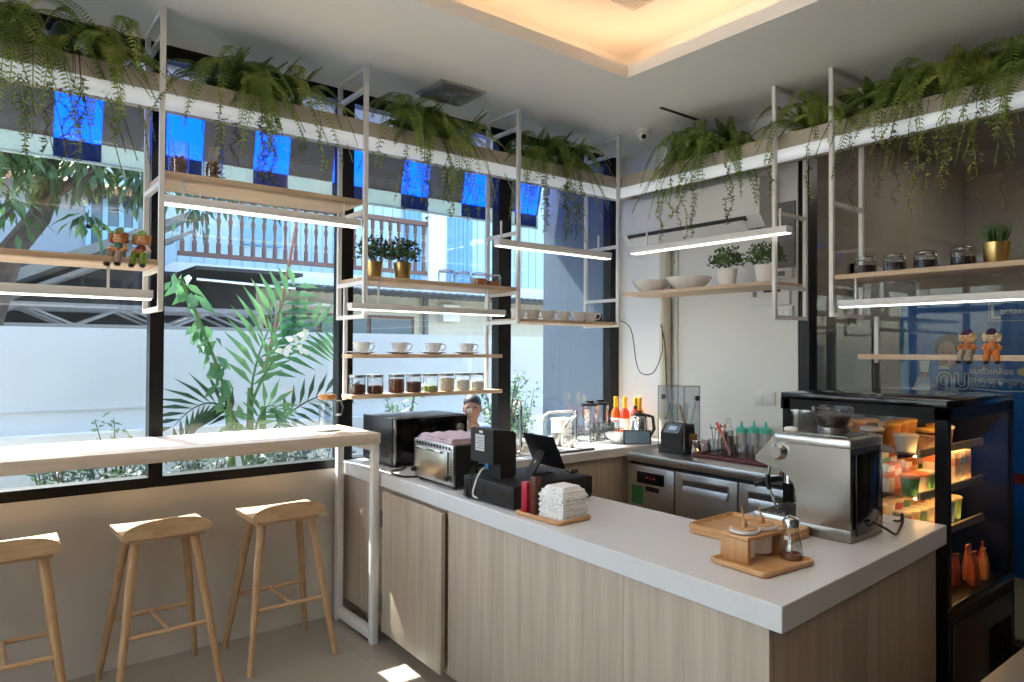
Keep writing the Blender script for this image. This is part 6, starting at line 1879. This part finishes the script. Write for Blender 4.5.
def lettering(txt, name, u, v, size, mat, lvl, bold=0.0, sx=1.0):
    cu_ = bpy.data.curves.new(name, 'FONT')
    cu_.body = txt
    cu_.size = size
    cu_.extrude = 0.0006
    cu_.offset = bold
    o = bpy.data.objects.new(name + '_curve', cu_)
    COL.objects.link(o)
    bpy.context.view_layer.update()
    dg = bpy.context.evaluated_depsgraph_get()
    me = bpy.data.meshes.new_from_object(o.evaluated_get(dg))
    bpy.data.objects.remove(o)
    mo = bpy.data.objects.new(name, me)
    COL.objects.link(mo)
    me.materials.clear()
    me.materials.append(mat)
    mo.parent = po
    # text x -> -y, text y -> z, facing -x
    mo.matrix_local = Matrix(((0, 0, -1, -0.0015 * lvl - 0.0008), (-sx, 0, 0, -u), (0, 1, 0, v), (0, 0, 0, 1)))
    return mo
lettering('L', 'logo_letter', 0.484, 1.443, 0.112, pr_white, 3, 0.002)
lettering('actasoy', 'logo_word', 0.535, 1.468, 0.052, pr_white, 3, 0.0008)
lettering('ดม', 'slogan_word', 0.205, 1.04, 0.155, pr_white, 5, 0.006, 0.95)
lettering('ดม', 'slogan_word', 0.205, 1.04, 0.155, pr_navy, 6, 0.0005, 0.95)
printed('slogan_mark', [(0.215, 1.15), (0.222, 1.17), (0.275, 1.168), (0.28, 1.15)], pr_white, 5)
printed('slogan_mark', [(0.255, 1.15), (0.255, 1.18), (0.262, 1.18), (0.262, 1.15)], pr_white, 5)
printed('slogan_mark', [(0.27, 1.175), (0.272, 1.205), (0.281, 1.205), (0.279, 1.175)], pr_white, 5)
lettering('แลคตาซอย', 'slogan_word', 0.375, 1.055, 0.078, pr_white, 5, 0.003)
lettering('แลคตาซอย', 'slogan_word', 0.375, 1.055, 0.078, pr_navy, 6, -0.0004)
lettering('นมถั่วเหลือง', 'slogan_word', 0.38, 1.128, 0.045, pr_white, 5, 0.001)
printed('printed_swoosh', [(0.38, 1.04), (0.55, 1.028), (0.72, 1.036), (0.72, 1.042), (0.55, 1.035), (0.38, 1.046)], pr_white, 5)
for q in ((0.645, 1.145), (0.71, 1.05)):
    printed('printed_bean', disc(q[0], q[1], 0.03, 0.022, n=18), M('printed bean', (190, 176, 110), 0.4), 6)
printed('printed_red_strip', [(0.5, 0.52), (0.9, 0.52), (0.9, 0.58), (0.5, 0.58)], M('printed red', (150, 40, 40), 0.4), 4)
for yy in (-0.3, -1.2):
    MB().box(0.02, yy - 0.02, -0.30, 0.06, yy + 0.02, 1.2).build('stand_leg', grey_pl, po)
wd = T('corridor_door', 'pale grey door with glass strip in the dim corridor', 'door', (5.4, 2.33, 0))
MB().box(-0.45, 0, 0.0, 0.45, 0.03, 2.1).build('leaf', M('corridor door', (150, 152, 152), 0.5), wd)
MB().box(-0.52, -0.01, 0.0, -0.45, 0.03, 2.17).box(0.45, -0.01, 0, 0.52, 0.03, 2.17).box(-0.52, -0.01, 2.1, 0.52, 0.03, 2.17).build('door_frame', M('corridor trim', (190, 190, 186), 0.5), wd)
MB().tube([(-0.38, -0.06, 0.9), (-0.38, -0.06, 1.3)], 0.012, 8).build('handle', steel, wd)
cb = T('white_pillar', 'white square pillar in the dim corridor behind the poster', 'pillar', (5.6, 1.02, 0))
MB().box(0, -0.4, 0, 0.3, 0, 3.1).build('shaft', wall_white, cb)
MB().box(-0.01, -0.41, 0, 0.31, 0.01, 0.1).build('base', grey_pl, cb)
lk = T('locker', 'tall grey cabinet standing in the dim corridor', 'cabinet', (4.75, 2.34, 0))
MB().box(-0.25, -0.3, 0.0, 0.2, 0, 1.72, 0.004).build('body', M('locker grey', (120, 122, 124), 0.4, 0.3), lk)
MB().box(-0.24, -0.31, 0.05, 0.19, -0.3, 1.68, 0.002).build('door', M('locker door', (136, 138, 140), 0.4, 0.3), lk)
